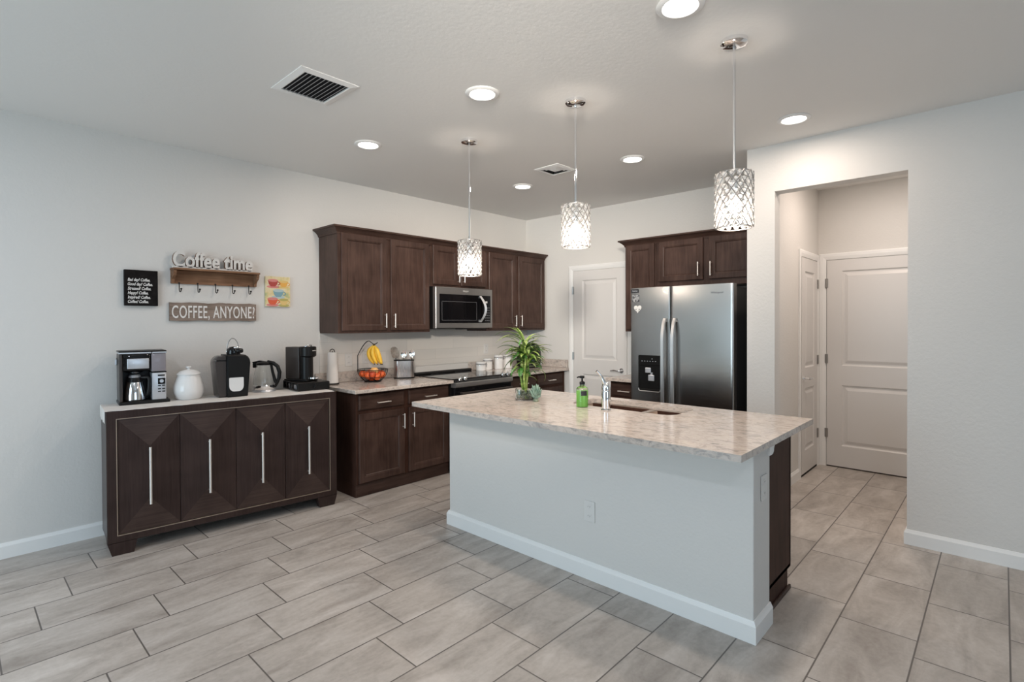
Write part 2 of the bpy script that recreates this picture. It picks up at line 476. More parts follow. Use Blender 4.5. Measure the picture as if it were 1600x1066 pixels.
def shaker_door(parent, x0, x1, z0, z1, yb, t=0.02, stile=0.058, name='door', m=None):
    """recessed panel door: back at y=yb, front at yb-t"""
    d = MB(); yf = yb - t
    def ins(k, y): return rect(x0 + k, x1 - k, z0 + k, z1 - k, y)
    d.loops([ins(0, yb), ins(0, yf + 0.004), ins(0.004, yf), ins(stile - 0.010, yf), ins(stile - 0.004, yf + 0.003), ins(stile, yf + 0.003), ins(stile + 0.006, yf + 0.011), ins(stile + 0.012, yf + 0.011)])
    return d.build(name, m or WOODV, parent)


def slab_front(parent, x0, x1, z0, z1, yb, t=0.02, name='drawer', m=None):
    d = MB(); yf = yb - t
    def ins(k, y): return rect(x0 + k, x1 - k, z0 + k, z1 - k, y)
    d.loops([ins(0, yb), ins(0, yf + 0.008), ins(0.007, yf + 0.002), ins(0.012, yf)])
    return d.build(name, m or WOODH, parent)


def panel_door(parent, x0, x1, z0, z1, yb, t, panels, name, m=None):
    """moulded interior door, the panels (px0, px1, pz0, pz1) sunk in its front"""
    d = MB(); yf = yb - t
    d.loops([rect(x0, x1, z0, z1, yb), rect(x0, x1, z0, z1, yf)], True, False)
    xs = sorted({x0, x1, panels[0][0], panels[0][1]}); zs = sorted({z0, z1} | {q for p_ in panels for q in (p_[2], p_[3])})
    for i in range(len(xs) - 1):
        for j in range(len(zs) - 1):
            c = (xs[i], xs[i + 1], zs[j], zs[j + 1])
            if any(abs(c[0] - p_[0]) < 1e-6 and abs(c[1] - p_[1]) < 1e-6 and abs(c[2] - p_[2]) < 1e-6 and abs(c[3] - p_[3]) < 1e-6 for p_ in panels):
                def ins(k, y): return rect(c[0] + k, c[1] - k, c[2] + k, c[3] - k, y)
                d.loops([ins(0, yf), ins(0.012, yf + 0.011), ins(0.024, yf + 0.011), ins(0.052, yf + 0.002)], False, True)
            else:
                d.add(rect(*c, yf), [(0, 1, 2, 3)])
    return d.build(name, m or DOORW, parent)

# ================================================================ the room
H = 2.74
ZC = 0.893          # worktop height
XC = -0.88          # face of the wall with the hall opening

structure(MB().box(-8.7, 1.1, -8.7, 0.15, -0.06, 0).build('floor', FLOOR), 'beige stone-look tile floor laid in staggered rows')
structure(MB().box(-8.7, 1.1, -8.7, 0.15, H, H + 0.08).build('ceiling', CEIL), 'flat off-white painted ceiling')
structure(MB().box(-8.7, 0.12, 0.0, 0.12, 0, H).build('wall_north', WALL), 'long off-white wall behind the coffee bar and range')
structure(MB().box(0.0, 0.12, -3.03, 0.0, 0, H).build('wall_east', WALL), 'off-white wall behind the pantry door and refrigerator')
structure(MB().box(-0.76, 0.89, -3.11, -3.03, 0, H).build('wall_hall', WALL), 'hall side wall holding the narrow seen-edge-on door')
w = MB()
w.box(XC, -0.76, -3.228, -3.03, 0, H); w.box(XC, -0.76, -4.021, -3.228, 2.394, H); w.box(XC, -0.76, -8.4, -4.021, 0, H)
structure(w.build('wall_hall_opening', WALL), 'off-white wall with the square hall opening')
structure(MB().box(0.89, 1.0, -4.5, -3.03, 0, H).build('wall_hall_end', WALL), 'end wall of the hall above the wide white door')
structure(MB().box(-0.76, 0.89, -4.5, -4.4, 0, H).build('wall_hall_south', WALL))
w = MB()
w.box(-8.55, -8.4, -8.4, -3.7, 0, H); w.box(-8.55, -8.4, -1.1, 0, 0, H); w.box(-8.55, -8.4, -3.7, -1.1, 2.32, H)
structure(w.build('wall_west', WALL))
w = MB()
w.box(-8.55, -5.95, -8.55, -8.4, 0, H); w.box(-3.25, XC, -8.55, -8.4, 0, H); w.box(-5.95, -3.25, -8.55, -8.4, 2.34, H); w.box(-5.95, -3.25, -8.55, -8.4, 0, 0.78)
structure(w.build('wall_south', WALL))
# window frames behind the camera
w = MB()
for y in (-3.7, -2.43, -1.16): w.box(-8.54, -8.48, y, y + 0.06, 0, 2.32)
w.box(-8.54, -8.48, -3.7, -1.1, 2.26, 2.32); w.box(-8.54, -8.48, -3.7, -1.1, 0, 0.05)
structure(w.build('window_1', TRIM))
w = MB()
for x in (-5.95, -4.63, -3.31): w.box(x, x + 0.06, -8.54, -8.48, 0.78, 2.34)
w.box(-5.95, -3.25, -8.54, -8.48, 2.28, 2.34); w.box(-5.95, -3.25, -8.54, -8.48, 0.78, 0.84)
structure(w.build('window_2', TRIM))


def baseboard(name, axis, a0, a1, face, sgn, h=0.095, t=0.014):
    """profile extruded along an axis; sgn points into the room"""
    pr = [(face, 0), (face + sgn * t, 0), (face + sgn * t, h - 0.02), (face + sgn * t * 0.6, h - 0.008), (face + sgn * t * 0.35, h), (face, h)]
    o = MB().prism(pr, axis, a0, a1).build(name, TRIM)
    return structure(o)


baseboard('baseboard_north', 'x', -8.4, -2.815, 0.0, -1)
w = MB(); L = []
for st in (0, 1, 2):
    ring = []
    for (k, z) in ((0.0003, 0.0003), (0.014, 0.0003), (0.014, 0.075), (0.0084, 0.087), (0.005, 0.095), (0.0003, 0.095)):
        ring.append({0: (XC - k, -8.4, z), 1: (XC - k, -4.021 + k, z), 2: (-0.76, -4.021 + k, z)}[st])
    L.append(ring)
w.loops(L)
structure(w.build('baseboard_east', TRIM))
baseboard('baseboard_pier', 'y', -3.228, -3.05, XC, -1)
baseboard('baseboard_hall', 'x', -0.76, 0.21, -3.11, -1)
baseboard('baseboard_pantry', 'y', -0.675, -0.61, 0.0, -1)
o = structure(MB().box(-2.80, 0.0, -0.008, 0.0, 0.985, 1.36).build('trim_backsplash', backsplash_mat('backsplash_tile')), 'pale horizontal tile backsplash above the worktop')


def casing(parent, x0, x1, zt, yb, wd=0.06, t=0.017):
    """mitred door casing around the opening x0..x1, 0..zt, on a wall face at y=yb (outside -y)"""
    m = MB()
    prof = [(0.0, 0.0), (0.0, t * 0.55), (0.012, t * 0.75), (0.030, t), (wd - 0.008, t), (wd, t * 0.8), (wd, 0.0)]
    L = []
    for (ex, ez) in (('l', 0), ('l', 1), ('r', 1), ('r', 0)):
        ring = []
        for (k, d) in prof:
            x = x0 - k if ex == 'l' else x1 + k
            z = zt + k if ez else 0.0
            ring.append((x, yb - d, z))
        L.append(ring)
    m.loops(L)
    return m.build('casing', TRIM, parent)


def hinges(parent, x, zs, y):
    for z in zs:
        h = MB(); h.tube([(x, y - 0.006, z - 0.045), (x, y - 0.006, z + 0.045)], 0.0075, 8); h.box(x - 0.014, x + 0.014, y - 0.004, y + 0.002, z - 0.044, z + 0.044)
        h.build('hinge', HINGE, parent, True)


def lever(parent, x, z, y, direction):
    h = MB()
    h.tube([(x, y, z), (x, y - 0.012, z)], [0.029, 0.026], 20)
    h.tube([(x, y - 0.01, z), (x, y - 0.05, z)], 0.010, 12)
    h.tube([(x, y - 0.048, z), (x + direction * 0.02, y - 0.056, z), (x + direction * 0.07, y - 0.056, z + 0.004), (x + direction * 0.115, y - 0.050, z - 0.004)], [0.011, 0.010, 0.008, 0.006], 12)
    return h.build('door_handle', CHROME, parent, True)


# pantry door on the east wall (local x runs towards -Y)
d1 = bpy.data.objects.new('door_1', None); COL.objects.link(d1); d1.location = (0, 0, 0); d1.rotation_euler = (0, 0, -PI / 2)
structure(d1, 'white two-panel pantry door between counter and refrigerator')
casing(d1, 0.745, 1.475, 2.04, -0.0005)
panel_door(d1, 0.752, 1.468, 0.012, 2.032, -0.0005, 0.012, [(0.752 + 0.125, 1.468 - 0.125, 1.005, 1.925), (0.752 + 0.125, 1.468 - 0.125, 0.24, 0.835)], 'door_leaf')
hinges(d1, 0.748, (1.81, 1.04, 0.25), -0.012)
lever(d1, 1.405, 0.90, -0.012, -1)

# hall end door
d2 = bpy.data.objects.new('door_2', None); COL.objects.link(d2); d2.location = (0.89, 0, 0); d2.rotation_euler = (0, 0, -PI / 2)
structure(d2, 'wide white two-panel door at the end of the hall')
casing(d2, 3.185, 4.055, 2.04, -0.0005, 0.062)
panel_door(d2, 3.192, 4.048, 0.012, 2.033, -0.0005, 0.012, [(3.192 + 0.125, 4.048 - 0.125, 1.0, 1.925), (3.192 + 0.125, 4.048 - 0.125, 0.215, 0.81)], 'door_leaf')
hinges(d2, 3.188, (1.81, 1.065, 0.33), -0.012)
lever(d2, 3.985, 0.90, -0.012, -1)
MB().box(3.19, 4.05, -0.010, 0, 0.0, 0.011).build('door_gap_shade', BRONZE, d2)  # dark strip standing in for the shade under the door

# hall side door, seen nearly edge on
d3 = bpy.data.objects.new('door_3', None); COL.objects.link(d3); d3.location = (0, -3.11, 0)
structure(d3, 'narrow white door in the hall side wall, seen nearly edge on')
casing(d3, 0.255, 0.815, 2.03, -0.0005, 0.06)
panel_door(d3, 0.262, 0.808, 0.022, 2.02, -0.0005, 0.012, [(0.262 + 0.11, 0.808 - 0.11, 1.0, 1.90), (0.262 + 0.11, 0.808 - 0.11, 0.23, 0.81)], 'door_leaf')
hinges(d3, 0.812, (1.80, 1.055, 0.33), -0.012)
lever(d3, 0.325, 0.905, -0.012, 1)
MB().box(0.26, 0.81, -0.010, 0, 0.0, 0.021).build('door_gap_shade', FRIM, d3)  # shaded gap below the leaf, made as a black strip


# ================================================================ ceiling fittings
def can_light(x, y, label, power=5.8, lamp=True):
    t = thing('recessed_light', label, 'ceiling light', (x, y, H), 0, 'recessed ceiling lights')
    MB().lathe([(0.070, -0.0005), (0.096, -0.0005), (0.098, -0.004), (0.090, -0.009), (0.074, -0.011), (0.069, -0.006)], 40).build('trim_ring', TRIM, t, True)
    MB().lathe([(0.0, -0.005), (0.070, -0.005)], 40).build('diffuser', LED, t)
    d = bpy.data.lights.new('recessed_lamp', 'AREA'); d.shape = 'DISK'; d.size = 0.14; d.energy = power; d.color = CAN_COL; d.spread = math.radians(180)
    o = bpy.data.objects.new('recessed_lamp', d); COL.objects.link(o); o.parent = t; o.location = (0, 0, -0.014)
    return t


can_light(-2.95, -1.062, 'recessed ceiling light nearest the large slatted return vent')
can_light(-2.97, -2.287, 'recessed ceiling light between the slatted vent and middle pendant')
can_light(-2.985, -3.484, 'recessed ceiling light cut off by the top edge of the photo')
can_light(-1.29, -1.096, 'recessed ceiling light farthest back, above the range corner', 6.5)
can_light(-1.31, -2.291, 'recessed ceiling light in front of the refrigerator cabinets', 6.5)
can_light(-1.325, -3.474, 'recessed ceiling light in front of the hall opening', 6.5)
for (x, y) in ((-5.6, -1.6), (-5.6, -5.2)):  # unseen lamps added behind the camera as fill for the kitchen
    d = bpy.data.lights.new('unseen_fill_lamp', 'AREA'); d.shape = 'DISK'; d.size = 0.14; d.energy = 13; d.color = [0.85, 0.88, 1.0]
    o = bpy.data.objects.new('unseen_fill_lamp', d); COL.objects.link(o); o.location = (x, y, H - 0.01)
d = bpy.data.lights.new('hall_lamp', 'AREA'); d.shape = 'DISK'; d.size = 0.2; d.energy = 11.3; d.color = [1.0, 0.85, 0.745]
o = bpy.data.objects.new('hall_lamp', d); COL.objects.link(o); o.location = (0.0, -3.75, H - 0.01)

# large return vent
v = thing('return_vent', 'large white ceiling vent with dark angled slats', 'vent', (-3.662, -1.672, H))
m = MB(); ox, oy, ix, iy = 0.165, 0.185, 0.125, 0.142
m.loops([[(sx * ox, sy * oy, -0.0005) for sx, sy in ((-1, -1), (1, -1), (1, 1), (-1, 1))], [(sx * ox, sy * oy, -0.004) for sx, sy in ((-1, -1), (1, -1), (1, 1), (-1, 1))],
         [(sx * (ix + .006), sy * (iy + .006), -0.010) for sx, sy in ((-1, -1), (1, -1), (1, 1), (-1, 1))], [(sx * ix, sy * iy, -0.008) for sx, sy in ((-1, -1), (1, -1), (1, 1), (-1, 1))],
         [(sx * ix, sy * iy, -0.0005) for sx, sy in ((-1, -1), (1, -1), (1, 1), (-1, 1))]], False, False)
m.build('frame', TRIM, v)
MB().box(-ix, ix, -iy, iy, -0.0015, -0.0005).build('duct', DARKV, v)
for k in range(10):
    x = -ix + 0.012 + k * (2 * ix - 0.02) / 9.6
    MB().prism([(x, -0.010), (x + 0.010, -0.0025), (x + 0.0118, -0.0035), (x + 0.0018, -0.011)], 'y', -iy, iy).build('slat', GALV, v)

# small four way supply diffuser
v = thing('supply_vent', 'small white four-way ceiling diffuser behind middle pendant', 'vent', (-1.505, -1.66, H))
m = MB()
for (o_, i_, z0, z1) in ((0.128, 0.098, -0.004, -0.010),):
    m.loops([[(sx * o_, sy * o_, -0.0005) for sx, sy in ((-1, -1), (1, -1), (1, 1), (-1, 1))], [(sx * o_, sy * o_, z0) for sx, sy in ((-1, -1), (1, -1), (1, 1), (-1, 1))],
             [(sx * i_, sy * i_, z1) for sx, sy in ((-1, -1), (1, -1), (1, 1), (-1, 1))], [(sx * i_, sy * i_, -0.0005) for sx, sy in ((-1, -1), (1, -1), (1, 1), (-1, 1))]], False, False)
m.build('frame', TRIM, v)
MB().box(-0.098, 0.098, -0.098, 0.098, -0.0015, -0.0005).build('duct', DARKV, v)
m = MB()
for q in range(4):
    for k in range(3):
        h0 = 0.030 + k * 0.024; rot = Matrix.Rotation(q * PI / 2, 3, 'Z')
        P_ = [(-h0, h0, -0.0095), (h0, h0, -0.0095), (h0 + 0.014, h0 + 0.014, -0.003), (-h0 - 0.014, h0 + 0.014, -0.003)]
        P2 = [(x_, y_ + 0.002, z_ + 0.001) for x_, y_, z_ in P_]
        m.loops([[tuple(rot @ Vector(p_)) for p_ in P_], [tuple(rot @ Vector(p_)) for p_ in P2]])
m.box(-0.028, 0.028, -0.028, 0.028, -0.010, -0.006)
m.build('louver', TRIM, v)

v = thing('smoke_alarm', 'pale round ceiling alarm at the top edge near the wall', 'smoke alarm', (-5.02, -1.73, H))
MB().lathe([(0.0, -0.035), (0.045, -0.035), (0.062, -0.026), (0.066, -0.002), (0.066, -0.0005)], 32).build('cover', WHITEP, v, True)
MB().lathe([(0.0, -0.0385), (0.006, -0.0385), (0.006, -0.035)], 10, (0.03, 0.0, 0)).build('button', GREYM, v)


# pendants
SHADEM = mat('shade_wire', (0.30, 0.29, 0.28), 0.4, 0.8)
def pendant(x, y, ztop, zbot):
    t = thing('pendant_light', '', 'pendant light', (x, y, H), 0, 'crystal pendant lights over the island')
    MB().lathe([(0.0, -0.030), (0.012, -0.030), (0.048, -0.026), (0.060, -0.016), (0.062, -0.0005)], 32).build('canopy', CHROME, t, True)
    MB().tube([(0, 0, -0.028), (0, 0, ztop - H + 0.004)], 0.0068, 10).build('rod', CHROME, t, True)
    R_, zt, zb = 0.076, ztop - H, zbot - H
    s_ = MB()
    hgt = zt - zb; nb = 14; rows = 9
    for sgn in (-1, 1):
        for q in range(nb):
            pts = []
            for k in range(25):
                f = k / 24; an = 2 * PI * q / nb + sgn * f * 2 * PI * (rows / 2) / nb
                pts.append(((R_ + 0.008) * math.cos(an), (R_ + 0.008) * math.sin(an), zt - f * hgt))
            s_.tube(pts, 0.0024, 5)
    for z in (zt, zb): s_.tube([(R_ * math.cos(2 * PI * k / 40), R_ * math.sin(2 * PI * k / 40), z) for k in range(41)], 0.0026, 6)
    for k in range(3):
        an = 2 * PI * k / 3; s_.tube([(0, 0, zt), (R_ * math.cos(an), R_ * math.sin(an), zt)], 0.002, 5)
    s_.build('lamp_shade', SHADEM, t, True)
    c = MB()
    for rr in range(rows):
        z = zt - (rr + 0.5) * hgt / rows
        for q in range(nb):
            an = 2 * PI * (q + (0.0 if rr % 2 else 0.5)) / nb
            c.ball((R_ * math.cos(an), R_ * math.sin(an), z), 0.0128, 10)
    cr = c.build('crystal_beads', CRYST, t, True, ang=60); cr['kind'] = 'stuff'
    MB().lathe([(0.0, -0.028), (0.016, -0.028), (0.019, 0.0), (0.019, 0.045), (0.0, 0.05)], 20, (0, 0, zt - 0.08)).build('socket', CHROME, t, True)
    zc_ = zb + hgt * 0.42
    MB().ball((0, 0, zc_), 0.030, 20, 1.25).build('bulb', BULB, t, True)
    d_ = bpy.data.lights.new('pendant_lamp', 'POINT'); d_.energy = 11; d_.color = [1.0, 0.86, 0.735]; d_.shadow_soft_size = 0.04
    o_ = bpy.data.objects.new('pendant_lamp', d_); COL.objects.link(o_); o_.parent = t; o_.location = (0, 0, zc_ - 0.05)
    return t


for (x, y, zt, zb, lb) in ((-2.492, -1.653, 2.022, 1.772, 'lowest-hung crystal pendant, before the cabinet over the microwave'),
                           (-2.516, -2.609, 2.125, 1.876, 'crystal pendant above the island plant and soap, middle of three'),
                           (-2.548, -3.543, 2.122, 1.868, 'largest-looking crystal pendant, in front of the refrigerator cabinet end')):
    pendant(x, y, zt, zb)['label'] = lb

# ================================================================ wall cabinets
CATC = 'kitchen cabinet'


def wall_cab(name, label, loc, rz, x0, x1, z0, z1, doors, handles, depth=0.325, body_y1=-0.002, group='espresso wall cabinets'):
    t = thing(name, label, CATC, loc, rz, group)
    b_ = MB().box(x0, x1, -depth, body_y1, z0, z1, 0.0015, 1)
    b_.build('body', WOODV, t)
    for (dx0, dx1, dz0, dz1), hd in zip(doors, handles):
        d_ = shaker_door(t, dx0, dx1, dz0, dz1, -depth - 0.0005)
        if hd: bar_pull(d_, (hd[0], -depth - 0.0205, hd[1]), 0.128, True)
    return t


wall_cab('wall_cabinet', 'tall two-door espresso wall cabinet above fruit bowl and utensil crock', (-2.797, 0, 0), 0, 0, 0.984, 1.345, 2.222,
         [(0.029, 0.479, 1.366, 2.208), (0.525, 0.966, 1.366, 2.208)], [(0.455, 1.455), (0.551, 1.455)])
wall_cab('wall_cabinet', 'short two-door espresso wall cabinet above the microwave', (-1.812, 0, 0), 0, 0, 0.778, 1.797, 2.222,
         [(0.032, 0.372, 1.818, 2.208), (0.400, 0.752, 1.818, 2.208)], [(0.352, 1.912), (0.424, 1.912)])
wall_cab('wall_cabinet', 'tall two-door espresso wall cabinet in the corner behind plant', (-1.033, 0, 0), 0, 0, 1.003, 1.345, 2.222,
         [(0.028, 0.462, 1.366, 2.208), (0.510, 0.983, 1.366, 2.208)], [(0.440, 1.455), (0.536, 1.455)])
wall_cab('wall_cabinet', 'narrow single-door espresso wall cabinet between pantry door and refrigerator', (0, 0, 0), -PI / 2, 1.638, 1.984, 1.338, 2.222,
         [(1.660, 1.966, 1.360, 2.208)], [None])
wall_cab('wall_cabinet', 'wide espresso cabinet over the refrigerator, two short doors', (0, 0, 0), -PI / 2, 1.986, 3.027, 1.765, 2.222,
         [(2.015, 2.455, 1.822, 2.208), (2.512, 2.965, 1.822, 2.208)], [(2.418, 1.920), (2.534, 1.916)])

# crown moulding along the cabinet tops, mitred round the free ends
CPROF = [(0.0, 2.198), (0.006, 2.198), (0.010, 2.214), (0.026, 2.232), (0.044, 2.246), (0.056, 2.250), (0.056, 2.264), (0.0, 2.264)]


def crown(label, rz, x0, x1, yf):
    L = []
    for st in (0, 1, 2):
        ring = []
        for (k, z) in CPROF:
            k += 0.0008
            ring.append({0: (x0 - k, -0.002, z), 1: (x0 - k, yf - k, z), 2: (x1, yf - k, z)}[st])
        L.append(ring)
    o_ = MB().loops(L).build('crown_moulding', WOODH)
    o_.rotation_euler = (0, 0, rz)
    return tag(o_, label, 'moulding', 'espresso crown mouldings')


crown('dark crown moulding along the cabinets above the microwave', 0, -2.797, -0.03, -0.325)
crown('dark crown moulding along the cabinets above the refrigerator', -PI / 2, 1.638, 3.027, -0.325)


# ================================================================ base cabinets
def base_cab(name, label, loc, rz, W_, fronts, group='espresso base cabinets', kick=True):
    t = thing(name, label, CATC, loc, rz, group)
    b_ = MB(); b_.box(0, W_, -0.61, -0.002, 0.105, 0.862, 0.0015, 1); b_.box(0, W_, -0.596, -0.002, 0.0, 0.105)
    b_.build('body', WOODD, t)
    MB().box(0.001, W_ - 0.001, -0.6015, -0.5965, 0.001, 0.104).build('toe_kick', WOODH, t)
    for (x0, x1, hx) in fronts:
        d_ = slab_front(t, x0, x1, 0.716, 0.838, -0.6105)
        bar_pull(d_, ((x0 + x1) / 2, -0.6305, 0.768), 0.128, False)
        d_ = shaker_door(t, x0, x1, 0.117, 0.686, -0.6105)
        if hx: bar_pull(d_, (hx, -0.6305, 0.580), 0.128, True)
    return t


base_cab('base_cabinet', 'two-bay espresso base cabinet beside the coffee sideboard', (-2.800, 0, 0), 0, 0.984, [(0.020, 0.466, 0.447), (0.514, 0.968, 0.550)])
base_cab('base_cabinet', 'espresso base cabinet in the corner, past the range', (-1.028, 0, 0), 0, 1.020, [(0.022, 0.478, 0.455), (0.512, 0.960, 0.535)])
base_cab('base_cabinet', 'narrow espresso base cabinet tight beside the refrigerator', (0, -1.640, 0), -PI / 2, 0.345, [(0.018, 0.327, 0.04)])


def worktop(name, label, loc, rz, x0, x1, y0, lips=(), group='granite worktops'):
    t = thing(name, label, 'worktop', loc, rz, group)
    MB().box(x0, x1, y0, -0.009, ZC - 0.030, ZC, 0.004, 2).build('slab', GRAN, t)
    for (a0, a1, b0, b1) in lips: MB().box(a0, a1, b0, b1, ZC + 0.0003, ZC + 0.095, 0.003, 1).build('upstand', GRAN, t)
    return t


worktop('worktop', 'granite worktop holding paper towels and fruit bowl', (0, 0, 0), 0, -2.850, -1.818, -0.688, [(-2.850, -1.818, -0.030, -0.009)])
worktop('worktop', 'granite worktop holding the white canisters in the corner', (0, 0, 0), 0, -1.022, -0.009, -0.688, [(-1.022, -0.031, -0.030, -0.009), (-0.030, -0.009, -0.668, -0.009)])
worktop('worktop', 'short granite worktop squeezed between pantry door and refrigerator', (0, 0, 0), -PI / 2, 1.632, 1.990, -0.690)

# ================================================================ range
t = thing('range', 'black and stainless slide-in electric range', 'range', (-1.815, 0, 0), 0)
RW = 0.790
MB().box(0.004, RW - 0.004, -0.64, -0.035, 0.03, 0.872).build('body', BLACK, t)
m = MB(); m.box(-0.012, RW + 0.012, -0.675, -0.04, ZC + 0.0012, ZC + 0.008, 0.003, 2)
ct = m.build('cooktop', BLACKG, t)
for (bx, by, br) in ((0.22, -0.46, 0.105), (0.57, -0.46, 0.085), (0.22, -0.19, 0.075), (0.57, -0.19, 0.095)):
    MB().lathe([(br - 0.002, 0), (br - 0.002, 0.0004), (br, 0.0004), (br, 0)], 40, (bx, by, ZC + 0.0081)).build('burner_ring', GREYM, ct)
MB().box(0.004, RW - 0.004, -0.085, -0.032, ZC + 0.0085, ZC + 0.030, 0.008, 2).build('rear_vent', BLACKM, t)
m = MB(); m.prism([(-0.640, 0.872), (-0.705, 0.868), (-0.712, 0.862), (-0.712, 0.832), (-0.700, 0.820), (-0.640, 0.820)], 'x', 0.002, RW - 0.002)
m.build('control_panel', mat('range_steel', (0.55, 0.54, 0.53), 0.35, 0.9), t)
m = MB(); m.prism([(-0.655, 0.8725), (-0.708, 0.8685), (-0.690, 0.893), (-0.676, ZC + 0.008), (-0.655, ZC + 0.001)], 'x', 0.002, RW - 0.002)
m.build('control_ledge', BLACKG, t)
for kx in (0.070, 0.135, 0.655, 0.730):
    k_ = MB(); k_.lathe([(0.021, 0.0), (0.021, 0.006), (0.018, 0.010), (0.017, 0.024), (0.014, 0.027), (0.0, 0.027)], 24)
    k_.box(-0.003, 0.003, -0.017, 0.017, 0.024, 0.031, 0.001, 1)
    k_.build('knob', CHROME, t, True, loc=(kx, -0.689, 0.893), rot=(0.62, 0, 0))
d_ = MB().box(0.006, RW - 0.006, -0.692, -0.641, 0.235, 0.815, 0.006, 2).build('oven_door', BLACKG, t)
MB().box(0.10, RW - 0.10, -0.694, -0.6915, 0.36, 0.70).build('window', BLACKG, d_)
hb = MB(); hb.tube([(0.05, -0.745, 0.765), (RW - 0.05, -0.745, 0.765)], 0.0125, 14)
for q in (0.08, RW - 0.08): hb.tube([(q, -0.69, 0.765), (q, -0.745, 0.765)], 0.010, 10)
hb.build('handle', BRONZE, d_, True)
MB().box(0.006, RW - 0.006, -0.690, -0.641, 0.055, 0.228, 0.006, 2).build('drawer', BRONZE, t)
m = MB()
for (fx, fy) in ((0.04, -0.60), (RW - 0.04, -0.60), (0.04, -0.08), (RW - 0.04, -0.08)): MB().lathe([(0.018, 0.001), (0.018, 0.0299)], 12, (fx, fy, 0), cap=True).build('foot', BLACK, t)

# ================================================================ microwave
t = thing('microwave', 'stainless over-the-range microwave with black glass door', 'microwave', (-1.812, 0, 1.379), 0)
MW, MH = 0.780, 0.412
MB().box(0.004, MW - 0.004, -0.375, -0.010, 0.004, MH + 0.004, 0.002, 1).build('body', BLACK, t)
m = MB()
def rr(k, y): return rect(k, MW - k, k, MH - k, y)
fr = MB(); yF = -0.42
fr.loops([rr(0, -0.3755), rr(0, yF + 0.006), rr(0.006, yF)], True, False)
gx0, gx1, gz0, gz1 = 0.045, 0.748, 0.052, 0.342
o0 = rect(0.006, MW - 0.006, 0.006, MH - 0.006, yF); i0 = rect(gx0, gx1, gz0, gz1, yF); i1 = rect(gx0, gx1, gz0, gz1, yF + 0.006)
fr.loops([o0, i0, i1], False, True)
fr.build('front_frame', mat('microwave_steel', (0.42, 0.41, 0.40), 0.38, 0.95), t)
gl = MB().box(gx0 + 0.0005, gx1 - 0.0005, yF - 0.001, yF + 0.0055, gz0 + 0.0005, gz1 - 0.0005, 0.001, 1).build('glass_door', BLACKG, t)
m = MB()
for (a0, a1, b0, b1) in ((gx0 + 0.03, 0.545, gz0 + 0.028, gz0 + 0.031), (gx0 + 0.03, 0.545, gz1 - 0.075, gz1 - 0.072), (gx0 + 0.03, gx0 + 0.033, gz0 + 0.028, gz1 - 0.072), (0.542, 0.545, gz0 + 0.028, gz1 - 0.072)):
    m.box(a0, a1, yF - 0.0016, yF - 0.0008, b0, b1)
m.build('window_border', GREYM, gl)
hb = MB()
pts = []
for k in range(13):
    f = k / 12; pts.append((0.590 + 0.038 * math.sin(PI * f), yF - 0.014 - 0.040 * math.sin(PI * f), gz0 + 0.012 + f * 0.270))
L = []
for (x, y, z) in pts: L.append([(x - 0.017, y, z), (x + 0.004, y - 0.012, z), (x + 0.017, y, z), (x + 0.004, y + 0.010, z)])
hb.loops(L); hb.box(0.578, 0.604, yF - 0.016, yF, gz0 + 0.010, gz0 + 0.034); hb.box(0.578, 0.604, yF - 0.016, yF, gz0 + 0.262, gz0 + 0.284)
hb.build('handle', STEELV, t, True, ang=50)
m = MB()
m.box(0.672, 0.700, yF - 0.002, yF - 0.0008, 0.262, 0.284)
m.build('display', WHITEP, t)
m = MB()
for rr_ in range(6):
    for cc in range(3): m.box(0.668 + cc * 0.024, 0.683 + cc * 0.024, yF - 0.0018, yF - 0.0008, 0.075 + rr_ * 0.027, 0.083 + rr_ * 0.027)
m.build('keypad', GREYM, t)
text_mb('Whirlpool', 0.022, 0.0008, 0.0, 0.2, mb=None, at=(0.355, yF - 0.0003, 0.372), lim_w=0.075).build('emblem', WHITEP, t)
m = MB(); m.box(0.02, MW - 0.02, -0.36, -0.03, -0.006, 0.0035); m.box(0.37, 0.70, -0.40, -0.28, -0.012, -0.004)
m.build('underside_vent', BLACKM, t)

# ================================================================ refrigerator
t = thing('refrigerator', 'stainless side-by-side refrigerator with black ice dispenser', 'refrigerator', (-0.85, -2.002, 0), -PI / 2)
FW, FH = 0.916, 1.737
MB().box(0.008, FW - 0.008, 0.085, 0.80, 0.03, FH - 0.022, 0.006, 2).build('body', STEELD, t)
MB().box(0.012, FW - 0.012, 0.068, 0.086, 0.10, FH - 0.015).build('door_gasket', FRIM, t)
MB().box(0.02, FW - 0.02, 0.050, 0.085, 0.012, 0.092).build('base_grille', BLACKM, t)
def fr_door(x0, x1):
    # gently domed steel front
    n = 12; L = []
    ring = []
    FS = [0, 0.006, 0.014, 0.024, 0.05, 0.2, 0.5, 0.8, 0.95, 0.976, 0.986, 0.994, 1.0]
    for k in range(n + 1):
        f = FS[k]; x = x0 + (x1 - x0) * f
        ed = 0.010 * max(0.0, 1 - min(f, 1 - f) * (x1 - x0) / 0.012) ** 2
        ring.append((x, 0.001 + ed - 0.001 * math.sin(PI * f)))
    ring += [(x1, 0.068), (x0, 0.068)]
    m_ = MB(); m_.loops([[(x, y, 0.098) for x, y in ring], [(x, y, FH) for x, y in ring]])
    return m_.build('door', STEEL, t, True, ang=30)
dl = fr_door(0.0, 0.378); dr = fr_door(0.386, FW)
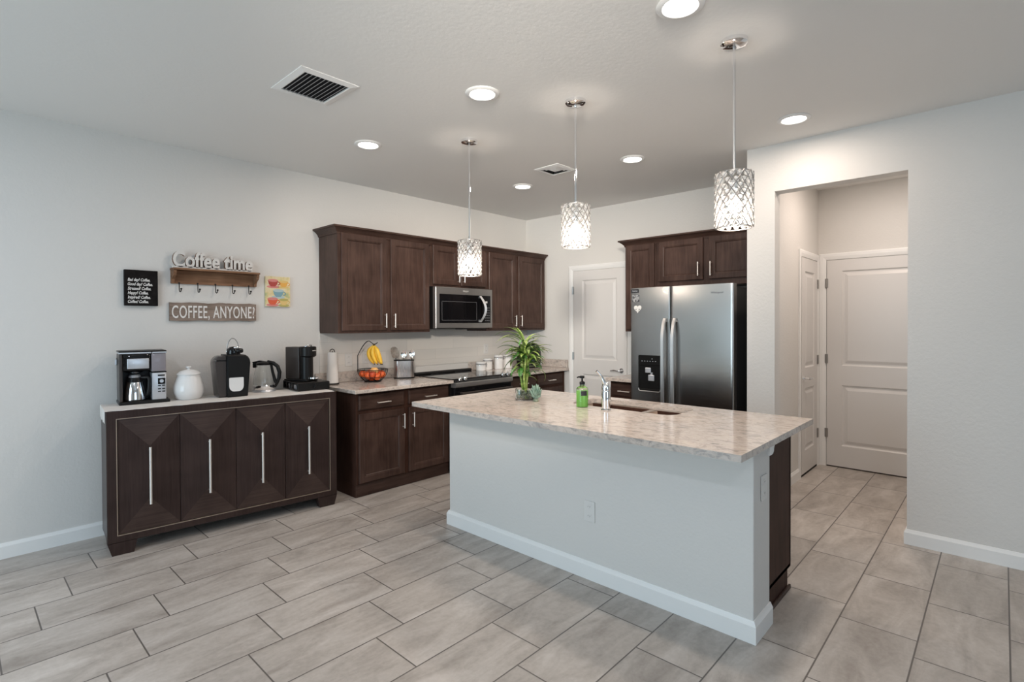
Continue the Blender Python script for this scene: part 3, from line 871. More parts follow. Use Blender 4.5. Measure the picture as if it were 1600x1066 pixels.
for (dd, x) in ((dl, 0.338), (dr, 0.428)):
    hb = MB(); L = []
    for k in range(25):
        f = k / 24; z = 0.58 + f * 0.885; y = -0.008 - 0.052 * min(1.0, math.sin(PI * f) * 1.9) ** 0.6
        L.append([(x - 0.017, y + 0.004, z), (x - 0.012, y - 0.007, z), (x + 0.012, y - 0.007, z), (x + 0.017, y + 0.004, z), (x + 0.012, y + 0.010, z), (x - 0.012, y + 0.010, z)])
    hb.loops(L)
    for z in (0.585, 1.445): hb.box(x - 0.013, x + 0.013, -0.016, 0.006, z - 0.012, z + 0.020, 0.003, 1)
    hb.build('handle', STEELV, dd, True, ang=40)
# ice and water dispenser
dp = MB()
x0, x1, z0, z1 = 0.082, 0.300, 0.826, 1.140
dp.loops([[(q[0], 0.003, q[1]) for q in rrect(x0, x1, z0, z1, 0.012)], [(q[0], -0.006, q[1]) for q in rrect(x0, x1, z0, z1, 0.012)], [(q[0], -0.007, q[1]) for q in rrect(x0 + .010, x1 - .010, z0 + .012, z1 - .085, 0.01)],
          [(q[0], -0.0030, q[1]) for q in rrect(x0 + .014, x1 - .014, z0 + .016, z1 - .09, 0.01)]])
dsp = dp.build('ice_dispenser', mat('dispenser_black', (0.006, 0.006, 0.006), 0.5, spec=0.15), dl)
m = MB(); m.box(0.152, 0.205, -0.014, -0.002, 0.985, 1.030, 0.004, 1); m.build('ice_chute', SILVER, dsp)
m = MB(); m.box(0.182, 0.238, -0.016, -0.002, 0.915, 0.968, 0.004, 1); m.box(0.205, 0.222, -0.012, -0.002, 0.965, 0.99); m.build('paddle', SILVER, dsp)
m = MB(); m.tube([(x0 + 0.003, -0.008, z0 + 0.02), (x0 + 0.008, -0.010, z0 + 0.002), (x0 + 0.02, -0.011, z0 - 0.003), (x1 - 0.02, -0.011, z0 - 0.003), (x1 - 0.008, -0.010, z0 + 0.002), (x1 - 0.003, -0.008, z0 + 0.02)], 0.004, 8)
m.build('drip_rim', STEELV, dsp, True)
m = MB()
for k in range(6): m.box(0.115 + k * 0.026, 0.123 + k * 0.026, -0.0085, -0.0062, 1.087, 1.092)
m.lathe([(0.005, 0), (0.005, 0.001)], 12, (0.0, 0.0, 0.0))
m = MB()
for k in range(6): m.box(0.115 + k * 0.026, 0.125 + k * 0.026, -0.0080, -0.0062, 1.085, 1.090)
m.box(0.214, 0.220, -0.0080, -0.0062, 1.106, 1.112)
m.build('indicator_marks', SILVER, dsp)
text_mb('Whirlpool', 0.024, 0.0008, at=(0.735, -0.0005, 1.660), lim_w=0.10).build('emblem', GREYM, dr)

# stickers on the freezer door: things held by the door
def placed(name, label, cat, loc, rz=-PI / 2, group=None): return thing(name, label, cat, loc, rz, group)
s_ = placed('fridge_magnet', 'white heart-shaped magnet with a dark face pattern on freezer door', 'magnet', (-0.8525, -2.078, 1.552))
hp = []
for k in range(40):
    a_ = 2 * PI * k / 40
    hp.append((0.0023 * 16 * math.sin(a_) ** 3, 0.0024 * (13 * math.cos(a_) - 5 * math.cos(2 * a_) - 2 * math.cos(3 * a_) - math.cos(4 * a_))))
MB().prism(hp, 'y', -0.004, 0.0).build('heart', WHITEP, s_)
m = MB()
for (cx, cz, r1, r2) in ((-0.016, -0.006, 0.007, 0.004), (0.016, -0.006, 0.007, 0.004), (-0.007, -0.020, 0.003, 0.003), (0.008, -0.020, 0.003, 0.003)):
    m.prism([(cx + r1 * math.cos(2 * PI * k / 12), cz + r2 * math.sin(2 * PI * k / 12)) for k in range(12)], 'y', -0.0046, -0.0039)
m.build('print', STICK, s_)
s_ = placed('fridge_magnet', 'black strip magnet with white script at freezer door top corner', 'magnet', (-0.8525, -2.050, 1.711))
MB().box(-0.040, 0.036, -0.003, 0, -0.016, 0.016, 0.002, 1).build('plate', STICK, s_)
text_mb('home', 0.020, 0.0006, shear=0.3, at=(-0.026, -0.003, -0.006), lim_w=0.052).build('lettering', SILVER, s_)
s_ = placed('fridge_magnet', 'square grey photo magnet between heart and black strip', 'magnet', (-0.8525, -2.055, 1.646))
MB().box(-0.032, 0.034, -0.003, 0, -0.034, 0.030, 0.001, 1).build('plate', noise_mat('photo_print', [(0.42, (0.02, 0.02, 0.025)), (0.5, (0.25, 0.25, 0.26)), (0.6, (0.36, 0.37, 0.37))], 45, 0.4), s_)

# ================================================================ island
t = thing('kitchen_island', 'kitchen island with painted knee wall and espresso end panel', 'kitchen island', (0, 0, 0), 0)
IX0, IX1 = -2.640, -2.420
IY0, IY1 = -3.662, -1.592
MB().box(IX0, IX1, IY0, IY1, 0.0, ZC - 0.0305, 0.003, 1).build('knee_wall', WALL, t)
m = MB(); hb_, tb = 0.100, 0.016
L = []
for (cx, cy) in (('e', 0), ('c', 0), ('c', 1), ('e', 1)):
    ring = []
    for (k, z) in ((0.0003, 0.0005), (tb, 0.0005), (tb, hb_ - 0.022), (tb * 0.6, hb_ - 0.010), (tb * 0.35, hb_), (0.0003, hb_)):
        x = IX0 - k if cx == 'c' else IX1
        y = (IY0 - k) if cy == 0 else (IY1 + k)
        ring.append((x, y, z))
    L.append(ring)
m.loops(L); m.build('skirting', TRIM, t)
m = MB()  # scribed cap moulding under the worktop at the end of the knee wall
m.prism([(IX1 - 0.030, 0.800), (IX1 + 0.004, 0.800), (IX1 + 0.018, 0.803), (IX1 + 0.030, 0.812), (IX1 + 0.033, 0.826), (IX1 + 0.046, 0.842), (IX1 + 0.052, 0.862), (IX1 - 0.030, 0.862)], 'y', IY0 - 0.010, IY0 - 0.0003)
m.build('cap_moulding', TRIM, t)
m = MB()
for y in (-3.630, -3.120, -2.340, IY1 - 0.028): m.box(-2.4195, -1.9635, y, y + 0.018, 0.105, ZC - 0.0305)
m.box(-1.980, -1.962, -3.630, IY1 - 0.01, 0.105, ZC - 0.0305); m.box(-2.4195, -1.981, -3.630, IY1 - 0.01, 0.105, 0.123); m.box(-2.4195, -2.02, -3.630, IY1 - 0.01, 0.0, 0.1045)
m.build('cabinet_body', WOODD, t)
MB().box(-2.4195, -2.0, -3.642, -3.6305, 0.0, 0.022, 0.002, 1).build('shoe_moulding', WOODH, t)
cab = bpy.data.objects.new('cabinet_front', None); COL.objects.link(cab); cab.parent = t; cab.location = (-1.962, IY1 - 0.01, 0); cab.rotation_euler = (0, 0, PI / 2)
for k in range(4):
    W4 = (IY1 - 0.01 + 3.630) / 4; x0 = -(k + 1) * W4 + 0.012; x1 = -k * W4 - 0.012
    shaker_door(cab, x0, x1, 0.117, 0.850, -0.0005)
# worktop with the sink cut out
def plate(outer, holes, z0, z1):
    bm = bmesh.new(); ed = []
    for P_ in [outer] + holes:
        vv = [bm.verts.new((p_[0], p_[1], z1)) for p_ in P_]
        for i in range(len(vv)): ed.append(bm.edges.new((vv[i], vv[(i + 1) % len(vv)])))
    bmesh.ops.triangle_fill(bm, use_beauty=True, use_dissolve=False, edges=ed)
    bm.verts.index_update(); n = len(bm.verts)
    vv = [q.co[:] for q in bm.verts]; ff = [[q.index for q in f.verts] for f in bm.faces]
    bm.free()
    m_ = MB(); m_.add(vv, ff); m_.add([(x, y, z0) for x, y, z in vv], [f[::-1] for f in ff])
    for P_ in [outer] + holes:
        k = len(P_); m_.add([(p_[0], p_[1], z1) for p_ in P_] + [(p_[0], p_[1], z0) for p_ in P_], [(i, (i + 1) % k, k + (i + 1) % k, k + i) for i in range(k)])
    return m_
B1 = (-2.245, -1.925, -2.800, -2.360, 0.070)
B2 = (-2.245, -1.955, -3.085, -2.835, 0.075)
hole = []
# one cut-out following both bowls
hole = rrect(-2.250, -1.920, -3.090, -2.355, 0.075, 8)
# stepped edge where the small bowl is shallower front to back is left to the bowls themselves
wt = thing('island_worktop', 'large granite island worktop with a double sink cut-out', 'worktop', (0, 0, 0), 0, 'granite worktops')
def top_outline(k, z): return None
plate([(-2.910, -3.705), (-1.822, -3.705), (-1.822, -1.520), (-2.910, -1.520)], [hole], ZC - 0.030, ZC).build('slab', GRAN, wt)

sk = thing('sink', 'stainless undermount double-bowl sink in the island worktop', 'sink', (0, 0, 0), 0)
rim = plate(rrect(-2.262, -1.908, -3.102, -2.343, 0.08, 8), [rrect(*B1, 8), rrect(*B2, 8)], ZC - 0.034, ZC - 0.0308)
rim.build('rim', SINKR, sk, True)
for (x0, x1, y0, y1, r_) in (B1, B2):
    m = MB(); L = []
    zt = ZC - 0.033
    for (k, z) in ((0, zt), (0.006, zt - 0.12), (0.014, zt - 0.165), (0.035, zt - 0.185)):
        L.append([(p_[0], p_[1], z) for p_ in rrect(x0 + k, x1 - k, y0 + k, y1 - k, max(r_ - k * 0.5, 0.02), 8)])
    m.loops(L, False, True)
    bw = m.build('bowl', SINKM, sk, True, ang=50)
    MB().lathe([(0.0, 0.002), (0.03, 0.002), (0.042, 0.004), (0.045, 0.0)], 24, ((x0 + x1) / 2, (y0 + y1) / 2, zt - 0.185)).build('drain', CHROME, bw, True)

# ================================================================ outlets
def outlet(label, loc, rz):
    o_ = thing('wall_outlet', label, 'outlet', loc, rz, 'white wall outlets')
    MB().box(-0.036, 0.036, -0.006, 0, -0.058, 0.058, 0.003, 2).build('cover_plate', WHITEP, o_)
    for s in (-1, 1):
        q = MB(); q.prism([(x, z) for x, z in rrect(-0.016, 0.016, s * 0.026 - 0.014, s * 0.026 + 0.014, 0.008, 4)], 'y', -0.0075, -0.005)
        rc = q.build('receptacle', WHITEP, o_)
        q = MB()
        for x in (-0.006, 0.006): q.box(x - 0.001, x + 0.001, -0.0078, -0.0070, s * 0.026 - 0.002, s * 0.026 + 0.006)
        q.lathe([(0.002, 0), (0.002, 0.0005)], 8, (0, -0.0078, s * 0.026 - 0.008))
        q.build('slots', GREYM, rc)
    return o_
outlet('white outlet low on the front of the island knee wall', (IX0 - 0.0005, -2.790, 0.378), -PI / 2)
outlet('white outlet on the narrow end of the island knee wall', (-2.512, IY0 - 0.0005, 0.665), 0)
outlet('white outlet on the backsplash between paper towels and fruit bowl', (-2.518, -0.0085, 1.092), 0)
outlet('white outlet on the backsplash above the white canisters', (-0.735, -0.0085, 1.13), 0)
outlet('pale outlet on the backsplash behind the hanging bananas', (-2.335, -0.0085, 1.105), 0)
outlet('white outlet low on the wall above the kettle and pod drawer', (-3.02, -0.0005, 1.09), 0)

# ================================================================ sideboard
SA = math.radians(-5.5916)
SB = thing('sideboard', 'espresso four-door sideboard serving as coffee bar', 'sideboard', (-4.40, -0.47, 0), SA)
def S2W(u, y, z=0.0):
    c, s = math.cos(SA), math.sin(SA)
    return (-4.40 + u * c - y * s, -0.47 + u * s + y * c, z)
U0_, U1_, ZB, ZT = -0.012, 1.437, 0.078, 0.893
fi = (0.037, 1.384, 0.120, 0.846)
m = MB()
m.box(U0_ + 0.001, U1_ - 0.001, 0.022, 0.384, ZB + 0.001, ZT - 0.001)
m.loops([rect(U0_, U1_, ZB, ZT, 0.022), rect(U0_, U1_, ZB, ZT, 0.004), rect(U0_ + 0.004, U1_ - 0.004, ZB + 0.004, ZT - 0.004, 0.0), rect(fi[0], fi[1], fi[2], fi[3], 0.0), rect(fi[0], fi[1], fi[2], fi[3], 0.0218)], False, False)
m.build('body', SBW, SB)
m = MB()
m.loops([rect(fi[0], fi[1], fi[2], fi[3], -0.0002), rect(fi[0], fi[1], fi[2], fi[3], -0.0018), rect(fi[0] + 0.0042, fi[1] - 0.0042, fi[2] + 0.0042, fi[3] - 0.0042, -0.0018), rect(fi[0] + 0.0042, fi[1] - 0.0042, fi[2] + 0.0042, fi[3] - 0.0042, 0.018)], False, False)
m.build('inlay', GOLD, SB)
dx = [0.0435, 0.375, 0.713, 1.046, 1.3775]
for k in range(4):
    a0, a1 = dx[k] + 0.0015, dx[k + 1] - 0.0015; c_ = (a0 + a1) / 2; z0, z1 = fi[2] + 0.007, fi[3] - 0.007
    d_ = MB(); ye, yr = 0.007, -0.003
    d_.mi = 0
    v_ = [(a0, ye, z0), (a1, ye, z0), (a1, ye, z1), (a0, ye, z1), (c_, yr, z0 + 0.20), (c_, yr, z1 - 0.185)]
    d_.add(v_, [(1, 2, 5, 4), (0, 4, 5, 3)])
    d_.add([(a0, 0.0205, z0), (a1, 0.0205, z0), (a1, 0.0205, z1), (a0, 0.0205, z1)] + v_[:4], [(0, 1, 5, 4), (1, 2, 6, 5), (2, 3, 7, 6), (3, 0, 4, 7), (0, 3, 2, 1)])
    d_.mi = 1
    d_.add(v_, [(3, 5, 2), (0, 1, 4)])
    dd = d_.build('door', [SBW, SBL], SB)
    bar_pull(dd, (c_, yr, 0.469), 0.362, True, stand=0.024, r_=0.0076, posts=0.9)
for (pl_, y0, y1) in (([(U0_, ZB), (U0_ + 0.022, 0.001), (0.122, 0.001), (0.140, ZB)], 0.002, 0.06), ([(U1_, ZB), (U1_ - 0.022, 0.001), (1.300, 0.001), (1.284, ZB)], 0.002, 0.06),
                      ([(U0_, ZB), (U0_ + 0.022, 0.001), (0.122, 0.001), (0.140, ZB)], 0.320, 0.382), ([(U1_, ZB), (U1_ - 0.022, 0.001), (1.300, 0.001), (1.284, ZB)], 0.320, 0.382)):
    MB().prism(pl_, 'y', y0, y1).build('foot', SBW, SB)

# cloth runner over the top: ragged front edge, short drop at the near end
rn = thing('table_runner', 'crumpled white runner covering the sideboard top, hanging over its end', 'table runner', (-4.40, -0.47, 0), SA)
m = MB(); NX = 90
rng = random.Random(3)
edge = [0.012 + 0.006 * math.sin(k * 0.9) + 0.005 * math.sin(k * 0.37 + 1) + rng.uniform(-0.003, 0.004) for k in range(NX + 1)]
L = []
zt = ZT + 0.0006
for k in range(NX + 1):
    u = U0_ - 0.004 + (U1_ - 0.012 - U0_) * k / NX
    dip = 0.0
    L.append([(u, edge[k] - 0.001, zt), (u, edge[k], zt + 0.0035), (u, edge[k] + 0.02, zt + 0.0040), (u, 0.378, zt + 0.0040), (u, 0.378, zt)])
m.loops(L)
L = []
for k in range(13):
    y = 0.045 + 0.333 * k / 12; dz = 0.818 + 0.006 * math.sin(k * 1.3)
    L.append([(U0_ - 0.001, y, zt + 0.0036), (U0_ - 0.001, y, dz), (U0_ - 0.0045, y, dz - 0.001), (U0_ - 0.0055, y, zt - 0.003), (U0_ - 0.003, y, zt + 0.004)])
m.loops(L)
m.build('cloth', CLOTH, rn, True, ang=60)
ZS = zt + 0.0042

# ---------------------------------------------------------------- drip coffee maker
cm = thing('coffee_maker', 'black and silver drip coffee maker at the near end of the sideboard', 'coffee maker', (-4.175, -0.275, ZS), -0.11)
MB().box(-0.134, 0.150, 0.0, 0.205, 0.0, 0.022, 0.006, 2).build('base', BLACK, cm)
MB().box(-0.130, -0.112, 0.006, 0.20, 0.0215, 0.336, 0.004, 1).build('side_column', BRONZE, cm)
MB().box(-0.112, 0.130, 0.150, 0.20, 0.0215, 0.336).build('back_column', BLACK, cm)
m = MB(); m.box(-0.112, 0.042, 0.010, 0.150, 0.222, 0.336, 0.012, 2); m.lathe([(0.0, 0.200), (0.040, 0.205), (0.060, 0.222)], 24, (-0.045, 0.072, 0)); m.build('brew_head', BLACKG, cm, True)
MB().box(-0.088, 0.032, 0.0045, 0.0125, 0.236, 0.304, 0.010, 3).build('brew_basket_front', SILVER, cm, True)
m = MB(); m.box(-0.132, 0.132, 0.002, 0.203, 0.345, 0.356, 0.008, 2); m.build('lid', BLACK, cm, True)
m = MB(); m.box(-0.133, 0.045, 0.000, 0.200, 0.3362, 0.3462, 0.003, 1); m.box(0.049, 0.133, 0.000, 0.200, 0.3362, 0.3462, 0.003, 1); m.build('silver_band', SILVER, cm)
MB().box(0.046, 0.128, 0.008, 0.149, 0.212, 0.3355, 0.005, 2).build('water_reservoir', RESV, cm, True)
MB().box(0.044, 0.131, 0.004, 0.149, 0.2045, 0.2115, 0.002, 1).build('reservoir_shelf', BLACK, cm)
tw = MB().box(0.048, 0.128, 0.006, 0.149, 0.0222, 0.204, 0.004, 2).build('control_tower', SILVER, cm, True)
m = MB(); m.box(0.080, 0.122, 0.0040, 0.0062, 0.125, 0.166, 0.002, 1); m.build('dial_plate', BLACKG, tw)
MB().tube([(0.101, 0.005, 0.146), (0.101, -0.004, 0.146)], [0.0125, 0.011], 20).build('dial', SILVER, tw, True)
m = MB()
for z in (0.112, 0.090, 0.072):
    for x in (0.080, 0.104): m.box(x, x + 0.017, 0.0045, 0.0062, z, z + 0.007)
m.box(0.080, 0.120, 0.0045, 0.0062, 0.180, 0.190, 0.002, 1)
m.build('button', BLACK, tw)
m = MB(); m.tube([(-0.137, 0.10, 0.285), (-0.134, 0.10, 0.285)], 0.026, 20); m.build('side_knob', BLACK, cm, True)
MB().box(-0.146, -0.1335, 0.090, 0.110, 0.262, 0.300, 0.003, 1).build('knob_grip', SILVER, cm)
ca = thing('carafe', 'stainless thermal carafe with black collar inside the drip coffee maker', 'carafe', tuple(Vector((-4.175, -0.275, ZS + 0.0224)) + Matrix.Rotation(-0.11, 3, 'Z') @ Vector((-0.043, 0.072, 0))), -0.11)
MB().lathe([(0.0, 0.0), (0.058, 0.0), (0.062, 0.006), (0.061, 0.03), (0.053, 0.085), (0.045, 0.122), (0.0, 0.122)], 40).build('body', CHROME, ca, True)
MB().lathe([(0.0, 0.1222), (0.0455, 0.1222), (0.041, 0.150), (0.037, 0.152), (0.0, 0.152)], 40).build('collar', BLACK, ca, True)
MB().lathe([(0.0, 0.1522), (0.034, 0.1522), (0.036, 0.160), (0.028, 0.171), (0.0, 0.173)], 32).build('lid', SILVER, ca, True)
m = MB(); m.tube([(0.036, -0.015, 0.150), (0.070, -0.030, 0.152), (0.080, -0.034, 0.135), (0.078, -0.033, 0.08), (0.070, -0.030, 0.035), (0.062, -0.026, 0.028)], [0.010, 0.011, 0.012, 0.012, 0.010, 0.007], 12)
m.build('handle', BLACK, ca, True)

# ---------------------------------------------------------------- ceramic jar
j = thing('ceramic_jar', 'white ceramic lidded jar between the two large coffee machines', 'jar', (-3.895, -0.225, ZS))
j.scale = (0.92, 0.92, 0.97)
MB().lathe([(0.0, 0.0), (0.074, 0.0), (0.088, 0.012), (0.102, 0.048), (0.105, 0.072), (0.100, 0.105), (0.088, 0.142), (0.078, 0.165), (0.076, 0.178), (0.0, 0.178)], 48).build('body', CERAM, j, True)
l_ = MB().lathe([(0.0, 0.1785), (0.081, 0.1785), (0.083, 0.183), (0.078, 0.189), (0.060, 0.204), (0.030, 0.214), (0.0, 0.216)], 48).build('lid', CERAM, j, True)
MB().lathe([(0.0, 0.2145), (0.011, 0.2145), (0.010, 0.222), (0.019, 0.230), (0.019, 0.236), (0.010, 0.240), (0.0, 0.240)], 24).build('knob', CERAM, l_, True)

# ---------------------------------------------------------------- single cup brewer
k_ = thing('pod_coffee_maker', 'black single-cup coffee maker with raised lid and white front', 'coffee maker', (-3.650, -0.385, ZS), -0.10)
k_.scale = (0.86, 0.70, 1.0)
def front_outline(x0, x1, grow=0.0):
    return None
def brewer(xa0, xa1, xb0, xb1, zt_, y0, y1, sl, sr):
    """front outline from bottom (xa0..xa1) to top (xb0..xb1) with rounded shoulders sl, sr"""
    P_ = [(xa0, 0.004), (xa0 + 0.006, 0.0), (xa1 - 0.006, 0.0), (xa1, 0.004), (xb1, zt_ - sr)]
    if sr > 0: P_ += [(xb1 - sr * (1 - math.cos(t)), zt_ - sr + sr * math.sin(t)) for t in (0.4, 0.8, 1.2, PI / 2)]
    else: P_ += [(xb1, zt_)]
    if sl > 0: P_ += [(xb0 + sl * (1 - math.cos(t)), zt_ - sl + sl * math.sin(t)) for t in (PI / 2, 1.2, 0.8, 0.4)]
    P_ += [(xb0, zt_ - sl)]
    cx = sum(p_[0] for p_ in P_) / len(P_); cz = zt_ / 2
    def sh(k, y): return [(cx + (x - cx) * k, y, cz + (z - cz) * k) for x, z in P_]
    m_ = MB(); m_.loops([sh(0.93, y0), sh(1.0, y0 + 0.014), sh(1.0, y1 - 0.02), sh(0.95, y1)])
    return m_
brewer(-0.108, -0.050, -0.133, -0.050, 0.300, 0.03, 0.27, 0.055, 0.0).build('water_tank', SMOKE, k_, True)
m = brewer(-0.050, 0.112, -0.050, 0.134, 0.308, 0.0, 0.28, 0.0, 0.060)
m.build('body', BLACK, k_, True)
m = MB(); m.box(-0.128, -0.052, 0.026, 0.25, 0.262, 0.272, 0.004, 1); m.build('tank_lid', BLACKG, k_, True)
P_ = rrect(-0.036, 0.076, 0.044, 0.142, 0.034, 6)
P_ = [(x, min(z, 0.142)) if z < 0.10 else (max(min(x, 0.076), -0.036), z) for x, z in P_]
MB().prism([(-0.033, 0.142), (-0.036, 0.136), (-0.036, 0.082)] + [(-0.036 + 0.036 * (1 - math.cos(t)), 0.082 - 0.040 * math.sin(t)) for t in (0.4, 0.8, 1.2, PI / 2)] + [(0.076 - 0.036 * (1 - math.cos(t)), 0.082 - 0.040 * math.sin(t)) for t in (PI / 2, 1.2, 0.8, 0.4)] + [(0.076, 0.082), (0.076, 0.136), (0.073, 0.142)], 'y', -0.004, 0.006).build('front_plate', CERAM, k_)
m = MB(); m.lathe([(0.0, 0.0), (0.052, 0.004), (0.056, 0.02), (0.050, 0.046), (0.030, 0.062), (0.0, 0.066)], 28, (0.018, 0.10, 0.300), 1.0, 1.2)
m.box(0.030, 0.085, 0.03, 0.12, 0.318, 0.352, 0.014, 3)
m.build('brew_head', BLACKG, k_, True)
m = MB(); m.box(0.008, 0.060, 0.032, 0.046, 0.352, 0.364, 0.005, 2); m.build('head_trim', CHROME, k_, True)
m = MB(); m.tube([(0.016 + 0.050 * math.cos(PI * q / 14), 0.10 + 0.015 * math.sin(PI * q / 14), 0.318 + 0.108 * math.sin(PI * q / 14)) for q in range(15)], 0.0042, 10)
m.build('handle', CHROME, k_, True)

# ---------------------------------------------------------------- glass kettle
kt = thing('electric_kettle', 'clear glass electric kettle with black handle and steel base', 'kettle', (-3.365, -0.20, ZS), -0.75)
MB().lathe([(0.0, 0.0), (0.086, 0.0), (0.088, 0.004), (0.084, 0.014), (0.0, 0.014)], 40).build('power_base', SILVER, kt, True)
MB().lathe([(0.0, 0.0145), (0.078, 0.0145), (0.080, 0.020), (0.080, 0.048), (0.077, 0.052), (0.0, 0.052)], 40).build('steel_ring', CHROME, kt, True)
MB().lathe([(0.0765, 0.0522), (0.077, 0.075), (0.072, 0.12), (0.060, 0.175), (0.054, 0.208), (0.0525, 0.208), (0.0585, 0.175), (0.0705, 0.12), (0.0755, 0.075), (0.075, 0.0522), (0.0765, 0.0522)], 40).build('glass_body', GLASS, kt, True)
m = MB(); m.lathe([(0.0, 0.2085), (0.056, 0.2085), (0.057, 0.222), (0.045, 0.232), (0.0, 0.236)], 32)
m.prism([(-0.070, 0.215), (-0.080, 0.232), (-0.03, 0.244), (0.06, 0.228), (0.06, 0.212), (-0.03, 0.214)], 'y', -0.018, 0.018)
m.box(-0.078, -0.055, -0.020, 0.020, 0.186, 0.226, 0.006, 2)
m.build('lid', BLACK, kt, True)
m = MB(); L = []
for (x, z, w_) in ((0.030, 0.232, 0.016), (0.075, 0.222, 0.015), (0.108, 0.195, 0.015), (0.122, 0.150, 0.015), (0.118, 0.105, 0.014), (0.102, 0.065, 0.012), (0.086, 0.032, 0.010)):
    L.append((x, 0, z))
m.tube(L, [0.014, 0.015, 0.015, 0.015, 0.014, 0.012, 0.009], 14)
m.tube([(0.058, 0, 0.212), (0.070, 0, 0.150), (0.086, 0, 0.085), (0.098, 0, 0.062)], [0.010, 0.011, 0.012, 0.010], 12)
m.build('handle', BLACK, kt, True)

# ---------------------------------------------------------------- pod drawer and capsule machine
pdw = thing('pod_storage_box', 'low black wire-sided pod drawer under the tall capsule machine', 'drawer box', (-3.205, -0.44, ZS), SA)
m = MB(); m.box(0, 0.255, 0.006, 0.335, 0.058, 0.066, 0.002, 1); m.box(0.0, 0.255, 0.006, 0.335, 0.004, 0.010); m.box(0.003, 0.252, 0.325, 0.333, 0.0105, 0.0575)
for y in (0.01, 0.09, 0.17, 0.25, 0.325): m.box(0.0, 0.006, y, y + 0.006, 0.0105, 0.0575); m.box(0.249, 0.255, y, y + 0.006, 0.0105, 0.0575)
m.build('frame', BLACKW, pdw)
dr_ = MB().box(0.0, 0.255, -0.004, 0.0055, 0.004, 0.064, 0.002, 1).build('drawer', BLACK, pdw)
MB().tube([(0.128, -0.004, 0.034), (0.128, -0.014, 0.034)], [0.006, 0.009], 14).build('knob', BLACKG, dr_, True)
for (x, y) in ((0.02, 0.02), (0.235, 0.02), (0.02, 0.31), (0.235, 0.31)): MB().lathe([(0.010, 0.0), (0.010, 0.0039)], 12, (x, y, 0), cap=True).build('foot', BLACK, pdw)
pk = 0
for y in range(5):
    for x in range(4):
        o_ = MB().lathe([(0.0, 0.0), (0.017, 0.0), (0.0225, 0.034), (0.024, 0.036), (0.0, 0.037)], 14).build('coffee_pod', SILVER if (x + y) % 2 else BRONZE, None, True, loc=tuple(Vector((-3.205, -0.44, ZS + 0.0102)) + Matrix.Rotation(SA, 3, 'Z') @ Vector((0.033 + x * 0.062, 0.05 + y * 0.062, 0))))
        if x == 0:
            tag(o_, ('silver' if (x + y) % 2 else 'dark') + ' coffee pod in the open side row of the black pod drawer', 'coffee pod', 'coffee pods in the drawer')
        else: bpy.data.objects.remove(o_)

cp = thing('capsule_machine', 'tall slim black capsule coffee machine on the pod drawer', 'coffee maker', (-3.075, -0.285, ZS + 0.0663), 0.40)
MB().box(-0.060, 0.075, -0.075, 0.155, 0.0, 0.016, 0.006, 2).build('base', BLACK, cp, True)
MB().box(-0.048, 0.048, 0.012, 0.150, 0.0163, 0.276, 0.006, 2).build('water_tank', BRONZE, cp, True)
MB().lathe([(0.0, 0.0163), (0.050, 0.0163), (0.050, 0.196), (0.0, 0.196)], 36, (0.004, -0.022, 0)).build('column', BLACK, cp, True)
m = MB(); m.lathe([(0.0, 0.190), (0.052, 0.192), (0.066, 0.204), (0.067, 0.272), (0.060, 0.279), (0.0, 0.281)], 36, (0.010, -0.028, 0)); m.build('brew_head', BLACK, cp, True)
m = MB(); m.tube([(-0.028, -0.030, 0.277), (-0.012, -0.046, 0.290), (0.012, -0.055, 0.292), (0.034, -0.046, 0.290), (0.046, -0.030, 0.279)], 0.005, 10); m.build('lever', CHROME, cp, True)
text_mb('NESPRESSO', 0.011, 0.001, mb=None, at=(-0.012, -0.0945, 0.243), lim_w=0.044).build('emblem', LETW, cp)
MB().lathe([(0.0, 0.0163), (0.040, 0.0163), (0.043, 0.019), (0.041, 0.030), (0.036, 0.030), (0.034, 0.022), (0.0, 0.022)], 32, (0.014, -0.078, 0.0)).build('cup_support', CHROME, cp, True)

# ================================================================ wall decor above the coffee bar
s_ = thing('coffee_sign', 'black square canvas of white script lines, next to shelf', 'sign', (-4.227, -0.0005, 1.560))
MB().box(0.0, 0.197, -0.030, 0, 0, 0.250, 0.002, 1).build('canvas', CHALK, s_)
m = MB()
for k, ln in enumerate(('Bad day? Coffee.', 'Good day? Coffee.', 'Stressed? Coffee.', 'Happy? Coffee.', 'Inspired? Coffee.', 'Coffee? Coffee.')):
    text_mb(ln, 0.029, 0.0006, 0.0007, 0.3, mb=m, at=(0.018, -0.0304, 0.172 - k * 0.0305), sx=0.68)
m.build('lettering', LETW, s_)

sh = thing('coffee_shelf', 'rustic wall shelf with hooks and cut-out words Coffee time', 'shelf', (-3.945, -0.0005, 1.728))
SWD = 0.598
MB().box(0.0, SWD, -0.014, -0.0, 0.0, 0.097, 0.001, 1).build('back_board', SHELFW, sh)
MB().box(-0.004, SWD + 0.004, -0.098, 0, 0.0975, 0.112, 0.002, 1).build('shelf_board', SHELFW, sh)
for x in (0.0, SWD - 0.018):
    MB().prism([(-0.0145, 0.097), (-0.088, 0.097), (-0.090, 0.080), (-0.078, 0.060), (-0.050, 0.045), (-0.034, 0.028), (-0.030, 0.002), (-0.0145, 0.002)], 'x', x, x + 0.018).build('bracket', SHELFW, sh)
m = MB(); m.box(0.0, 0.562, -0.052, -0.032, 0.1122, 0.128)
m.build('letter_rail', WHITEW, sh)
m = text_mb('Coffee time', 0.158, 0.024, 0.0042, 0.0, 1.0, at=(0.004, -0.028, 0.126), lim_w=0.556, res=4)
mf = []
for f in m.f:   # white faces, raw brown cut edges
    q = [Vector(m.v[i]) for i in f]; n_ = (q[1] - q[0]).cross(q[2] - q[0])
    mf.append(0 if n_.length > 0 and abs(n_.normalized().y) > 0.9 else 1)
m.m = mf
m.build('lettering', [WHITEW, SHELFW], sh)
